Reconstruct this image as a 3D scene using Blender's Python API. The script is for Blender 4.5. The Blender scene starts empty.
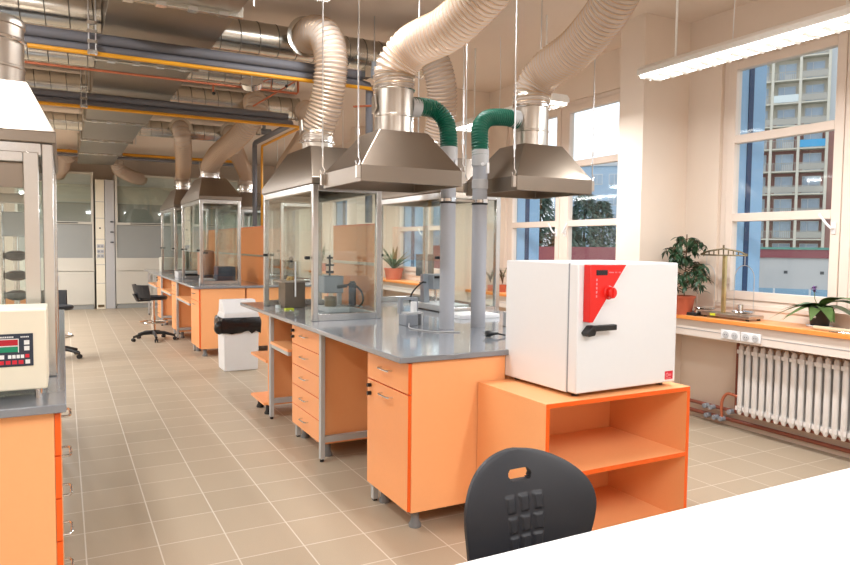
import bpy, bmesh, math, random
from mathutils import Vector, Matrix
PI = math.pi
SC = bpy.context.scene
COL = SC.collection
rnd = random.Random(7)

# ------------------------------------------------------------------ materials
def lin(c):
    c /= 255.0
    return c / 12.92 if c <= 0.04045 else ((c + 0.055) / 1.055) ** 2.4
def rgb(r, g, b): return (lin(r), lin(g), lin(b), 1.0)

MATS = {}
def mat(name, c, rough=0.5, metal=0.0, var=0.06, scale=30.0, bump=0.0, stretch=None, spec=0.5, emit=None, estr=0.0, coat=0.0):
    m = bpy.data.materials.new(name); m.use_nodes = True
    nt = m.node_tree; b = nt.nodes['Principled BSDF']
    b.inputs['Roughness'].default_value = rough
    b.inputs['Metallic'].default_value = metal
    b.inputs['Specular IOR Level'].default_value = spec
    b.inputs['Coat Weight'].default_value = coat
    b.inputs['Coat Roughness'].default_value = 0.08
    tc = nt.nodes.new('ShaderNodeTexCoord'); mp = nt.nodes.new('ShaderNodeMapping')
    nt.links.new(tc.outputs['Object'], mp.inputs['Vector'])
    if stretch: mp.inputs['Scale'].default_value = stretch
    n = nt.nodes.new('ShaderNodeTexNoise'); n.inputs['Scale'].default_value = scale; n.inputs['Detail'].default_value = 4
    nt.links.new(mp.outputs['Vector'], n.inputs['Vector'])
    mx = nt.nodes.new('ShaderNodeMix'); mx.data_type = 'RGBA'
    col = rgb(*c)
    mx.inputs[6].default_value = tuple(max(0, v * (1 - var)) for v in col[:3]) + (1,)
    mx.inputs[7].default_value = tuple(min(1, v * (1 + var)) for v in col[:3]) + (1,)
    nt.links.new(n.outputs['Fac'], mx.inputs[0]); nt.links.new(mx.outputs[2], b.inputs['Base Color'])
    if bump:
        bp = nt.nodes.new('ShaderNodeBump'); bp.inputs['Strength'].default_value = bump; bp.inputs['Distance'].default_value = 0.004
        nt.links.new(n.outputs['Fac'], bp.inputs['Height']); nt.links.new(bp.outputs['Normal'], b.inputs['Normal'])
    if emit:
        b.inputs['Emission Color'].default_value = rgb(*emit); b.inputs['Emission Strength'].default_value = estr
    MATS[name] = m
    return m

def mat_glass(name, tint, fres=1.45, add=0.0):
    m = bpy.data.materials.new(name); m.use_nodes = True
    nt = m.node_tree; nt.nodes.remove(nt.nodes['Principled BSDF']); out = nt.nodes['Material Output']
    tr = nt.nodes.new('ShaderNodeBsdfTransparent'); tr.inputs['Color'].default_value = tint + (1,)
    gl = nt.nodes.new('ShaderNodeBsdfGlossy'); gl.inputs['Roughness'].default_value = 0.03
    gl.inputs['Color'].default_value = (0.95, 0.98, 0.97, 1)
    fr = nt.nodes.new('ShaderNodeFresnel'); fr.inputs['IOR'].default_value = fres
    ad = nt.nodes.new('ShaderNodeMath'); ad.operation = 'ADD'; ad.inputs[1].default_value = add; ad.use_clamp = True
    mx = nt.nodes.new('ShaderNodeMixShader')
    # same air-to-glass reflectance on both faces of the thin pane (no total reflection inside it)
    ge = nt.nodes.new('ShaderNodeNewGeometry'); ir = nt.nodes.new('ShaderNodeMix'); ir.data_type = 'FLOAT'
    ir.inputs[2].default_value = fres; ir.inputs[3].default_value = 1 / fres
    nt.links.new(ge.outputs['Backfacing'], ir.inputs[0]); nt.links.new(ir.outputs[0], fr.inputs['IOR'])
    nt.links.new(fr.outputs[0], ad.inputs[0]); nt.links.new(ad.outputs[0], mx.inputs[0])
    nt.links.new(tr.outputs[0], mx.inputs[1]); nt.links.new(gl.outputs[0], mx.inputs[2])
    nt.links.new(mx.outputs[0], out.inputs['Surface'])
    MATS[name] = m
    return m

def mat_translucent(name, c, alpha, rough=0.22):
    m = mat(name, c, rough=rough, var=0.04, scale=12, coat=0.3)
    nt = m.node_tree; out = nt.nodes['Material Output']; b = nt.nodes['Principled BSDF']
    tr = nt.nodes.new('ShaderNodeBsdfTransparent'); tr.inputs['Color'].default_value = (0.97, 0.93, 0.88, 1)
    tl = nt.nodes.new('ShaderNodeBsdfTranslucent'); tl.inputs['Color'].default_value = rgb(*c)
    m1 = nt.nodes.new('ShaderNodeMixShader'); m1.inputs[0].default_value = 0.25
    nt.links.new(b.outputs[0], m1.inputs[1]); nt.links.new(tl.outputs[0], m1.inputs[2])
    m2 = nt.nodes.new('ShaderNodeMixShader'); m2.inputs[0].default_value = alpha
    nt.links.new(tr.outputs[0], m2.inputs[1]); nt.links.new(m1.outputs[0], m2.inputs[2])
    nt.links.new(m2.outputs[0], out.inputs['Surface'])
    return m

def mat_tiles(name):
    m = bpy.data.materials.new(name); m.use_nodes = True
    nt = m.node_tree; b = nt.nodes['Principled BSDF']
    tc = nt.nodes.new('ShaderNodeTexCoord'); mp = nt.nodes.new('ShaderNodeMapping')
    mp.inputs['Location'].default_value = (-0.07 / 0.31, -3.09 / 0.31, 0); mp.inputs['Scale'].default_value = (1 / 0.31, 1 / 0.31, 1)
    nt.links.new(tc.outputs['Object'], mp.inputs['Vector'])
    br = nt.nodes.new('ShaderNodeTexBrick'); br.offset = 0; br.squash = 1
    br.inputs['Scale'].default_value = 1; br.inputs['Brick Width'].default_value = 1; br.inputs['Row Height'].default_value = 1
    br.inputs['Mortar Size'].default_value = 0.011; br.inputs['Mortar Smooth'].default_value = 0.2; br.inputs['Bias'].default_value = 0
    br.inputs['Color1'].default_value = rgb(179, 163, 141); br.inputs['Color2'].default_value = rgb(172, 156, 134); br.inputs['Mortar'].default_value = rgb(212, 203, 188)
    nt.links.new(mp.outputs['Vector'], br.inputs['Vector'])
    n = nt.nodes.new('ShaderNodeTexNoise'); n.inputs['Scale'].default_value = 300; nt.links.new(tc.outputs['Object'], n.inputs['Vector'])
    mx = nt.nodes.new('ShaderNodeMix'); mx.data_type = 'RGBA'; mx.blend_type = 'OVERLAY'; mx.inputs[0].default_value = 0.18
    nt.links.new(br.outputs['Color'], mx.inputs[6]); nt.links.new(n.outputs['Fac'], mx.inputs[7]); nt.links.new(mx.outputs[2], b.inputs['Base Color'])
    b.inputs['Roughness'].default_value = 0.42
    bp = nt.nodes.new('ShaderNodeBump'); bp.inputs['Strength'].default_value = 0.25; bp.inputs['Distance'].default_value = 0.002; bp.invert = True
    nt.links.new(br.outputs['Fac'], bp.inputs['Height']); nt.links.new(bp.outputs['Normal'], b.inputs['Normal'])
    MATS[name] = m
    return m

def mat_steel(name, c, rough, stretch, scale=40, seam=None):
    m = mat(name, c, rough=rough, metal=1.0, var=0.035, scale=scale, stretch=stretch)
    nt = m.node_tree; b = nt.nodes['Principled BSDF']
    n = [x for x in nt.nodes if x.type == 'TEX_NOISE'][0]
    mr = nt.nodes.new('ShaderNodeMapRange'); mr.inputs[3].default_value = rough * 0.9; mr.inputs[4].default_value = rough * 1.12
    nt.links.new(n.outputs['Fac'], mr.inputs[0]); nt.links.new(mr.outputs[0], b.inputs['Roughness'])
    return m

WALL = mat('wall_paint', (229, 214, 199), 0.75, var=0.02, scale=6, bump=0.03)
CEIL = mat('ceiling_paint', (222, 206, 191), 0.8, var=0.02, scale=5)
TILES = mat_tiles('floor_tiles')
WFRAME = mat('window_frame_paint', (228, 213, 200), 0.4, var=0.01)
WHITE = mat('white_enamel', (232, 234, 236), 0.35, var=0.01)
TRUNK = mat('trunking_plastic', (224, 214, 204), 0.45, var=0.01)
RADI = mat('radiator_enamel', (228, 225, 222), 0.35, var=0.01)
WHITEM = mat('white_laminate', (246, 246, 244), 0.4, var=0.015, scale=3)
CREAM = mat('cream_paint', (238, 232, 212), 0.45, var=0.015)
FUME = mat('fume_cupboard_grey', (206, 203, 192), 0.45, var=0.015, scale=4)
FUMED = mat('fume_inner_grey', (150, 153, 150), 0.5, var=0.03, scale=4)
COLG = mat('service_column_grey', (188, 189, 190), 0.4, var=0.02)
ORL = mat('apricot_laminate', (255, 182, 124), 0.42, var=0.025, scale=60)
ORF = mat('apricot_front', (250, 168, 106), 0.36, var=0.025, scale=60)
ORE = mat('orange_edge_band', (244, 100, 22), 0.35, var=0.02)
ORP = mat('orange_partition', (236, 146, 82), 0.45, var=0.03, scale=60)
WOOD = mat('window_bench_wood', (240, 166, 104), 0.35, var=0.06, scale=8, stretch=(8, 1, 8))
WOODE = mat('window_bench_edge', (232, 146, 70), 0.4, var=0.04)
GREYTOP = mat('grey_worktop', (134, 139, 146), 0.12, var=0.05, scale=120, coat=0.4)
GREYMET = mat('grey_steel_frame', (190, 192, 192), 0.4, var=0.02, metal=0.2)
STEEL = mat_steel('brushed_steel', (196, 188, 178), 0.30, (1, 1, 14))
STEELH = mat_steel('hood_steel', (140, 129, 117), 0.36, (1, 30, 30))
ALU = mat_steel('frame_aluminium', (208, 208, 206), 0.26, (30, 30, 1))
GALV = mat_steel('galvanised_duct', (202, 200, 192), 0.24, (2, 2, 2), 12)
GALVD = mat_steel('galvanised_sheet', (150, 143, 132), 0.38, (2, 2, 2), 8)
SEAM = mat('duct_seam', (110, 106, 98), 0.5, metal=0.6)
CHROME = mat('chrome', (225, 225, 225), 0.12, metal=1.0, var=0.01)
BLACK = mat('black_plastic', (30, 31, 33), 0.45, var=0.1, bump=0.05, scale=200)
BLACKPU = mat('black_polyurethane', (36, 38, 44), 0.5, var=0.08, scale=300, bump=0.08)
DARK = mat('dark_grey_plastic', (70, 72, 76), 0.5)
FOOTG = mat('grey_foot_plastic', (120, 122, 124), 0.4)
PIPEG = mat('pipe_insulation_grey', (112, 113, 120), 0.6, var=0.05)
PVC = mat('pvc_grey', (172, 176, 184), 0.4, var=0.02)
YELLOW = mat('gas_pipe_yellow', (226, 158, 30), 0.4, var=0.04)
COPPER = mat('copper_pipe', (206, 124, 92), 0.3, metal=0.6, var=0.08)
BROWNP = mat('heating_pipe_brown', (140, 78, 60), 0.45, var=0.06)
GREEN = mat('green_hose', (12, 96, 76), 0.38, var=0.05)
HOSE = mat_translucent('flexible_hose_beige', (224, 210, 198), 0.72)
WIRE = mat('hose_wire', (196, 168, 136), 0.35, metal=0.5)
ROD = mat('threaded_rod', (205, 205, 205), 0.3, metal=0.9)
RED = mat('red_plastic', (226, 30, 22), 0.35, var=0.02)
REDL = mat('red_sticker', (214, 34, 56), 0.5, var=0.02)
PINKT = mat('pink_print', (250, 150, 160), 0.5, var=0.01)
DISPB = mat('dark_display', (28, 14, 18), 0.2)
DISPR = mat('red_display', (170, 30, 46), 0.25, emit=(190, 40, 50), estr=0.15)
DISPG = mat('green_display', (20, 130, 96), 0.25, emit=(30, 140, 100), estr=0.15)
PANELN = mat('navy_keypad', (42, 52, 70), 0.4)
TEXTW = mat('white_print', (235, 238, 240), 0.5, var=0.01)
GLASS = mat_glass('clear_glass', (0.93, 0.96, 0.95), 1.5, 0.02)
GLASSW = mat_glass('window_glass', (0.97, 0.98, 0.985), 1.35, 0.0)
GLASSF = mat_glass('fume_glass', (0.9, 0.93, 0.91), 1.5, 0.04)
LAMPW = mat('lamp_housing', (236, 234, 230), 0.4, var=0.01)
LAMPE = mat('lamp_diffuser', (255, 250, 240), 0.4, emit=(255, 253, 250), estr=7.0)
TERRA = mat('terracotta', (186, 92, 62), 0.7, var=0.1)
SOIL = mat('soil', (60, 44, 34), 0.9, var=0.3)
LEAF = mat('leaf_green', (52, 92, 50), 0.4, var=0.4, scale=9)
LEAFD = mat('leaf_dark', (40, 74, 46), 0.45, var=0.4, scale=9)
LEAFO = mat('orchid_leaf', (88, 112, 62), 0.4, var=0.3, scale=20)
STEMB = mat('stem_brown', (96, 72, 50), 0.8)
PURPLE = mat('orchid_flower', (120, 84, 140), 0.6)
BRASS = mat('brass', (200, 178, 128), 0.3, metal=0.8)
BRASSD = mat('aged_brass', (120, 108, 84), 0.4, metal=0.8)
BEIGEW = mat('beige_wood', (206, 184, 152), 0.6, var=0.06)
NAVY = mat('dark_blue_plastic', (50, 62, 84), 0.45)
LGREY = mat('light_grey_plastic', (190, 192, 194), 0.45)
MGREY = mat('grey_plastic', (146, 152, 160), 0.45)
RUST = mat('rust_box', (168, 132, 112), 0.45, metal=0.5)
LIME = mat('lime_label', (210, 226, 60), 0.5)
BLUEF = mat('blue_facade', (150, 186, 218), 0.7, var=0.03)
BLUED = mat('navy_facade_strip', (36, 62, 100), 0.6, var=0.03)
CONC = mat('tower_concrete', (214, 206, 190), 0.85, var=0.06, scale=2)
REDW = mat('tower_red_cladding', (158, 116, 108), 0.85, var=0.05, scale=2)
TWALL = mat('tower_grey_wall', (202, 204, 206), 0.85, var=0.03, scale=1)
BALW = mat('balcony_panel_grey', (178, 172, 162), 0.8, var=0.05)
BALB = mat('balcony_blue_cloth', (84, 168, 214), 0.8, var=0.1)
BALS = mat('balcony_white_cloth', (220, 226, 224), 0.8, var=0.1)
EXTG = mat('exterior_window_glass', (168, 184, 200), 0.15, var=0.2, scale=1)
EXTF = mat('exterior_window_frame', (204, 208, 210), 0.6)
ANNEX = mat('annex_grey_wall', (190, 188, 186), 0.85, var=0.04, scale=1)
ANNEXG = mat('annex_window_band', (130, 164, 186), 0.2, var=0.1, scale=0.5)
ROOFR = mat('red_fascia', (142, 76, 82), 0.7, var=0.05)
ROOFG = mat('green_coping', (90, 146, 132), 0.6)
BLKB = mat('apartment_blue_wall', (168, 190, 210), 0.85, var=0.04, scale=1)
GROUND = mat('outdoor_ground', (120, 124, 112), 0.9, var=0.2, scale=0.3)
CONIF = mat('conifer_foliage', (84, 110, 98), 0.8, var=0.35, scale=1.5)
BARK = mat('bark', (84, 68, 54), 0.9)

# ------------------------------------------------------------------ mesh helper
class MB:
    def __init__(s): s.bm = bmesh.new(); s.mi = 0
    def _v(s, p): return s.bm.verts.new(p)
    def _f(s, vs):
        try:
            f = s.bm.faces.new(vs); f.material_index = s.mi; return f
        except ValueError: return None
    def m(s, i): s.mi = i; return s
    def box(s, x0, x1, y0, y1, z0, z1):
        return s.hexa([(x0, y0), (x1, y0), (x1, y1), (x0, y1)], z0, [(x0, y0), (x1, y0), (x1, y1), (x0, y1)], z1)
    def hexa(s, b, z0, t, z1):
        a = [s._v((p[0], p[1], z0)) for p in b]; c = [s._v((p[0], p[1], z1)) for p in t]
        n = len(a)
        s._f(a[::-1]); s._f(c)
        for i in range(n): s._f([a[i], a[(i + 1) % n], c[(i + 1) % n], c[i]])
        return s
    def frustum(s, r0, z0, r1, z1):   # rects (x0,x1,y0,y1)
        q = lambda r: [(r[0], r[2]), (r[1], r[2]), (r[1], r[3]), (r[0], r[3])]
        return s.hexa(q(r0), z0, q(r1), z1)
    def prism(s, pts, ax, a0, a1):    # closed polygon extruded along an axis
        def P(p, a):
            return {'x': (a, p[0], p[1]), 'y': (p[0], a, p[1]), 'z': (p[0], p[1], a)}[ax]
        A = [s._v(P(p, a0)) for p in pts]; B = [s._v(P(p, a1)) for p in pts]; n = len(pts)
        s._f(A[::-1]); s._f(B)
        for i in range(n): s._f([A[i], A[(i + 1) % n], B[(i + 1) % n], B[i]])
        return s
    def tube(s, pts, r, n=10, cap=True):
        pts = [Vector(p) for p in pts]; N = len(pts)
        rr = (lambda i: r[i]) if isinstance(r, (list, tuple)) else (r if callable(r) else (lambda i: r))
        tan = []
        for i in range(N):
            t = pts[min(i + 1, N - 1)] - pts[max(i - 1, 0)]
            tan.append(t.normalized() if t.length > 1e-9 else Vector((0, 0, 1)))
        u = tan[0].orthogonal().normalized(); rings = []
        for i in range(N):
            u = (u - tan[i] * u.dot(tan[i]))
            u = u.normalized() if u.length > 1e-6 else tan[i].orthogonal().normalized()
            w = tan[i].cross(u); R = rr(i)
            rings.append([s._v(pts[i] + (u * math.cos(2 * PI * k / n) + w * math.sin(2 * PI * k / n)) * R) for k in range(n)])
        for a, b in zip(rings, rings[1:]):
            for k in range(n): s._f([a[k], a[(k + 1) % n], b[(k + 1) % n], b[k]])
        if cap: s._f(rings[0][::-1]); s._f(rings[-1])
        return s
    def cyl(s, p0, p1, r0, r1=None, n=16): return s.tube([p0, p1], [r0, r0 if r1 is None else r1], n)
    def lathe(s, prof, c, n=20, axis=(0, 0, 1), cap=True):
        ax = Vector(axis).normalized(); u = ax.orthogonal().normalized(); w = ax.cross(u); c = Vector(c)
        rings = [[s._v(c + ax * z + (u * math.cos(2 * PI * k / n) + w * math.sin(2 * PI * k / n)) * max(r, 1e-4)) for k in range(n)] for r, z in prof]
        for a, b in zip(rings, rings[1:]):
            for k in range(n): s._f([a[k], a[(k + 1) % n], b[(k + 1) % n], b[k]])
        if cap: s._f(rings[0][::-1]); s._f(rings[-1])
        return s
    def ball(s, c, r, sc=(1, 1, 1), sub=2):
        g = bmesh.ops.create_icosphere(s.bm, subdivisions=sub, radius=r)
        for v in g['verts']: v.co = Vector((v.co.x * sc[0], v.co.y * sc[1], v.co.z * sc[2])) + Vector(c)
        return s
    def leaf(s, p, d, up, L, W, bend=0.25, n=4):
        p = Vector(p); d = Vector(d).normalized(); side = d.cross(Vector(up))
        side = side.normalized() if side.length > 1e-5 else Vector((1, 0, 0)); nrm = side.cross(d)
        prev = None
        for i in range(n + 1):
            t = i / n; w = W * math.sin(PI * (0.08 + 0.9 * t) ** 0.8) * 0.5 + 0.0006
            c = p + d * (L * t) - nrm * (bend * L * t * t)
            row = [s._v(c - side * w + nrm * w * 0.35), s._v(c), s._v(c + side * w + nrm * w * 0.35)]
            if prev:
                s._f([prev[0], prev[1], row[1], row[0]]); s._f([prev[1], prev[2], row[2], row[1]])
            prev = row
        return s
    def build(s, name, mats, parent=None, bevel=0.0, smooth=True, facemat=None, seg=2, origin=None):
        bm = s.bm
        bmesh.ops.recalc_face_normals(bm, faces=bm.faces[:])
        off = Vector((0, 0, 0))
        if parent is not None: off = wpos(parent)
        elif origin is not None: off = Vector(origin)
        elif len(bm.verts):
            xs = [v.co.x for v in bm.verts]; ys = [v.co.y for v in bm.verts]; zs = [v.co.z for v in bm.verts]
            off = Vector(((min(xs) + max(xs)) / 2, (min(ys) + max(ys)) / 2, min(zs)))
        if facemat:
            bm.normal_update()
            for f in bm.faces: f.material_index = facemat(f.normal)
        bmesh.ops.translate(bm, verts=bm.verts[:], vec=-off)
        me = bpy.data.meshes.new(name); bm.to_mesh(me); bm.free()
        for mm in (mats if isinstance(mats, (list, tuple)) else [mats]): me.materials.append(mm)
        if smooth:
            for p in me.polygons: p.use_smooth = True
            me.set_sharp_from_angle(angle=math.radians(38))
        o = bpy.data.objects.new(name, me); COL.objects.link(o)
        if parent is not None: o.parent = parent
        else: o.location = off
        if bevel:
            b = o.modifiers.new('bevel', 'BEVEL'); b.width = bevel; b.segments = seg; b.limit_method = 'ANGLE'; b.angle_limit = math.radians(40)
        return o

def wpos(o):
    p = Vector((0, 0, 0))
    while o is not None: p += Vector(o.location); o = o.parent
    return p
def tag(o, label, cat, group=None, kind=None):
    if label: o['label'] = label
    if cat: o['category'] = cat
    if group: o['group'] = group
    if kind: o['kind'] = kind
    return o
def thing(name, loc, label, cat, group=None):
    o = bpy.data.objects.new(name, None); o.empty_display_size = 0.1; COL.objects.link(o); o.location = loc
    return tag(o, label, cat, group)
def struct(o): o['kind'] = 'structure'; return o
def dup(root, loc, label, group=None, rz=None):
    def cp(o, par):
        c = o.copy(); COL.objects.link(c)
        if par is not None: c.parent = par
        for ch in list(o.children): cp(ch, c)
        return c
    r = cp(root, None); r.location = loc; r['label'] = label
    if rz is not None: r.rotation_euler = (0, 0, rz)
    if group: r['group'] = group
    return r
def smooth_path(pts, n=12):
    P = [Vector(p) for p in pts]; P = [P[0] * 2 - P[1]] + P + [P[-1] * 2 - P[-2]]; out = []
    for i in range(1, len(P) - 2):
        a, b, c, d = P[i - 1], P[i], P[i + 1], P[i + 2]
        for k in range(n):
            t = k / n
            out.append(0.5 * ((2 * b) + (c - a) * t + (2 * a - 5 * b + 4 * c - d) * t * t + (3 * b - a - 3 * c + d) * t ** 3))
    out.append(P[-2]); return out
def resample(path, step):
    out = [path[0].copy()]; acc = 0.0
    for a, b in zip(path, path[1:]):
        L = (b - a).length
        while acc + L >= step and L > 1e-9:
            a = a + (b - a) * ((step - acc) / L); out.append(a.copy()); L = (b - a).length; acc = 0.0
        acc += L
    out.append(path[-1].copy()); return out

# ------------------------------------------------------------------ camera
cam = bpy.data.objects.new('camera', bpy.data.cameras.new('camera')); COL.objects.link(cam)
yaw, pit, rol = math.radians(28.0), math.radians(3.15), math.radians(0.6)
fw = Vector((math.sin(yaw) * math.cos(pit), math.cos(yaw) * math.cos(pit), -math.sin(pit)))
r0 = Vector((math.cos(yaw), -math.sin(yaw), 0)); u0 = r0.cross(fw)
rr = r0 * math.cos(rol) + u0 * math.sin(rol); uu = u0 * math.cos(rol) - r0 * math.sin(rol)
M3 = Matrix((rr, uu, -fw)).transposed()
cam.matrix_world = Matrix.Translation((0, 0, 1.45)) @ M3.to_4x4()
cam.data.sensor_width = 36; cam.data.lens = 36 * 680 / 850; cam.data.clip_start = 0.05; cam.data.clip_end = 500
SC.camera = cam

# ------------------------------------------------------------------ room shell
XL, XR, Y0, Y1, H = -3.4, 4.8, -2.2, 16.95, 3.38
struct(MB().box(XL - 0.1, XR + 0.1, Y0 - 0.1, Y1 + 0.1, -0.1, 0).build('floor', TILES, origin=(0, 0, 0)))
struct(MB().box(XL - 0.1, XR + 0.35, Y0 - 0.1, Y1 + 0.1, H, H + 0.1).build('ceiling', CEIL))
struct(MB().box(XL - 0.1, XL, Y0, Y1, 0, H).build('wall_left', WALL))
struct(MB().box(XL - 0.1, XR + 0.35, Y1, Y1 + 0.1, 0, H).build('wall_back', WALL))
struct(MB().box(XL - 0.1, XR + 0.35, Y0 - 0.1, Y0, 0, H).build('wall_front', WALL))
WZ0, WZ1, T = 0.99, 3.0, 0.14
wins = [(-1.3, 0.77), (1.79, 3.87), (4.86, 6.95), (8.02, 10.08), (11.15, 13.2), (14.25, 16.2)]
mb = MB(); prev = Y0
for a, b in wins:
    mb.box(XR, XR + T, prev, a, 0, H); mb.box(XR, XR + T, a, b, 0, WZ0); mb.box(XR, XR + T, a, b, WZ1, H); prev = b
mb.box(XR, XR + T, prev, Y1, 0, H)
pil = [(1.06, 1.33), (4.2, 4.48), (7.33, 7.6), (10.45, 10.72), (13.55, 13.82)]
for a, b in pil: mb.box(4.27, XR, a, b, 0, H)
struct(mb.build('wall_right', WALL))
# window units : two casements each, three panes high
for i, (a, b) in enumerate(wins):
    w = thing('window_%d' % (i + 1), (XR + 0.05, (a + b) / 2, WZ0), None, None); struct(w)
    c = (a + b) / 2; x0, x1 = XR + 0.035, XR + 0.115
    f = MB()
    f.box(x0, x1, a, a + 0.055, WZ0, WZ1).box(x0, x1, b - 0.055, b, WZ0, WZ1)
    f.box(x0, x1, a + 0.055, b - 0.055, WZ0, WZ0 + 0.045).box(x0, x1, a + 0.055, b - 0.055, WZ1 - 0.045, WZ1)
    f.box(x0 - 0.01, x1, c - 0.035, c + 0.035, WZ0 + 0.045, WZ1 - 0.045)
    f.build('frame', WFRAME, w, bevel=0.004)
    for y0, y1, hy in ((a + 0.055, c - 0.035, c - 0.075), (c + 0.035, b - 0.055, c + 0.075)):
        s_ = MB(); xs0, xs1 = XR + 0.02, XR + 0.09; z0, z1 = WZ0 + 0.045, WZ1 - 0.045; q = 0.07
        s_.box(xs0, xs1, y0 + 0.003, y0 + q, z0 + 0.003, z1 - 0.003).box(xs0, xs1, y1 - q, y1 - 0.003, z0 + 0.003, z1 - 0.003)
        s_.box(xs0, xs1, y0 + q, y1 - q, z0 + 0.003, z0 + q).box(xs0, xs1, y0 + q, y1 - q, z1 - q, z1 - 0.003)
        for zb in (1.70, 2.33): s_.box(xs0, xs1, y0 + q, y1 - q, zb - 0.033, zb + 0.033)
        so = s_.build('sash', WFRAME, w, bevel=0.004)
        MB().box(XR + 0.052, XR + 0.058, y0 + q, y1 - q, z0 + q, z1 - q).build('pane', GLASSW, so)
        hb = MB().box(xs0 - 0.012, xs0, hy - 0.014, hy + 0.014, 1.56, 1.64)
        sg = 1 if hy > c else -1
        hb.tube([(xs0 - 0.01, hy, 1.6), (xs0 - 0.04, hy, 1.6), (xs0 - 0.045, hy + sg * 0.03, 1.63), (xs0 - 0.045, hy + sg * 0.085, 1.70)], 0.009, 8)
        hb.build('handle', WHITE, so)
    MB().box(XR - 0.012, XR + 0.035, a + 0.003, b - 0.003, WZ0 - 0.02, WZ0 + 0.012).build('sill', WFRAME, w)
    # blue rendered reveal of the outside facade
    t = thing('trim_%d' % (i + 1), (5.07, b, WZ0), None, None); struct(t)
    MB().box(XR + T, 5.28, b - 0.06, b + 0.45, 0.8, 3.3).build('reveal', BLUEF, t)
    MB().box(5.06, 5.12, b - 0.066, b - 0.0605, 0.8, 3.3).build('strip', BLUED, t)

# ------------------------------------------------------------------ cabinets
def bow(mb, p, d, n, L=0.10, r=0.005, out=0.03):
    p = Vector(p); d = Vector(d); n = Vector(n)
    pts = [p - d * L / 2, p - d * L / 2 + n * out * 0.75, p - d * L * 0.36 + n * out, p + d * L * 0.36 + n * out, p + d * L / 2 + n * out * 0.75, p + d * L / 2]
    return mb.tube(pts, r, 8)
def conefoot(mb, x, y, h=0.1):
    return mb.lathe([(0.032, 0), (0.034, 0.012), (0.022, 0.035), (0.020, h)], (x, y, 0), 14)

def cabinet(label, x0, x1, y0, y1, fronts, name='base_cabinet', cat='cabinet', group=None, z0=0.1, z1=0.865, side=-1, locks=(), feet=True):
    """body x0..x1 ; fronts on the -x side (side=-1) or the +x side ; fronts = [(kind, zlo, zhi)]"""
    t = thing(name, ((x0 + x1) / 2, (y0 + y1) / 2, 0), label, cat, group)
    xf = x0 if side < 0 else x1
    bx0, bx1 = (x0 + 0.02, x1) if side < 0 else (x0, x1 - 0.02)
    MB().box(bx0, bx1, y0 + 0.001, y1 - 0.001, z0, z1).build('body', ORL, t, bevel=0.002)
    for k, (kind, a, b) in enumerate(fronts):
        fx0, fx1 = (xf, xf + 0.019) if side < 0 else (xf - 0.019, xf)
        f = MB().box(fx0, fx1, y0 + 0.002, y1 - 0.002, a, b).build(kind, [ORF, ORE], t, bevel=0.001, facemat=lambda n: 0 if abs(n.x) > 0.7 else 1)
        hy = (y0 + y1) / 2; hz = b - 0.045 if kind == 'door' else (a + b) / 2 + 0.01
        if kind == 'door': hy = (y0 + y1) / 2 - 0.01
        bow(MB(), (xf, hy, hz), (0, 1, 0), (side, 0, 0), L=0.13).build('handle', CHROME, f)
        if k in locks:
            lk = MB()
            for dz in (0.015, -0.03): lk.cyl((xf, y1 - 0.05, hz + dz), (xf + side * 0.022, y1 - 0.05, hz + dz), 0.011, n=12)
            lk.build('lock', BLACK, f)
    if feet:
        for fx in (x0 + 0.08, x1 - 0.08):
            for fy in (y0 + 0.07, y1 - 0.07): conefoot(MB(), fx, fy, z0).build('foot', FOOTG, t)
        lx = x0 + 0.024 if side < 0 else x1 - 0.054
        MB().box(lx, lx + 0.03, y1 - 0.04, y1 - 0.004, 0.012, z0).build('leg', GREYMET, t)
        MB().box(lx + 0.004, lx + 0.026, y1 - 0.036, y1 - 0.008, 0, 0.012).build('glide', BLACK, t)
    return t

def hframe(t, y, x0, x1, z1=0.868):
    MB().box(x0, x0 + 0.03, y - 0.02, y + 0.02, 0.02, z1).build('leg', GREYMET, t, bevel=0.002)
    MB().box(x1 - 0.03, x1, y - 0.02, y + 0.02, 0.02, z1).build('leg', GREYMET, t, bevel=0.002)
    MB().box(x0 + 0.03, x1 - 0.03, y - 0.015, y + 0.015, 0.13, 0.17).build('rail', GREYMET, t)
    for gx in (x0 + 0.015, x1 - 0.015): MB().cyl((gx, y, 0), (gx, y, 0.02), 0.014, n=12).build('glide', BLACK, t)

def split(z0, z1, n, g=0.004):
    h = (z1 - z0) / n
    return [('drawer', z0 + i * h + g / 2, z0 + (i + 1) * h - g / 2) for i in range(n)]

# ---- near island
tag(MB().box(1.44, 3.26, 2.96, 6.36, 0.87, 0.9).build('worktop', GREYTOP, bevel=0.004), 'glossy grey worktop of the island beside the white oven', 'worktop', 'grey island worktops')
cabinet('apricot cabinet with one drawer over a locked door at the near island corner', 1.5, 2.08, 2.985, 3.5, [('door', 0.11, 0.70), ('drawer', 0.706, 0.86)], locks=(0,), name='base_cabinet', group='drawer and door cabinets')
cabinet('apricot end cabinet under the worktop behind the white oven and its shelf', 2.1, 3.22, 2.985, 3.5, [('door', 0.11, 0.70), ('drawer', 0.706, 0.86)], side=1)
cabinet('apricot chest of five drawers in the middle of the near island', 1.5, 2.08, 4.30, 4.93, split(0.11, 0.86, 5), name='drawer_cabinet', cat='drawer unit', locks=(4,), feet=True)
t = thing('bench_frame', (2.36, 4.6, 0), 'grey tubular steel frame with legs carrying the near island worktop', 'bench frame', 'grey bench frames')
for y in (4.26, 5.5): hframe(t, y, 1.485, 2.27)
for y in (4.26, 5.5): hframe(t, y, 2.45, 3.235)
MB().box(1.49, 1.515, 5.0, 5.47, 0.60, 0.63).build('rail', GREYMET, t)
MB().box(1.485, 2.2, 4.995, 5.478, 0.63, 0.65).build('shelf', ORL, t)
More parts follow.
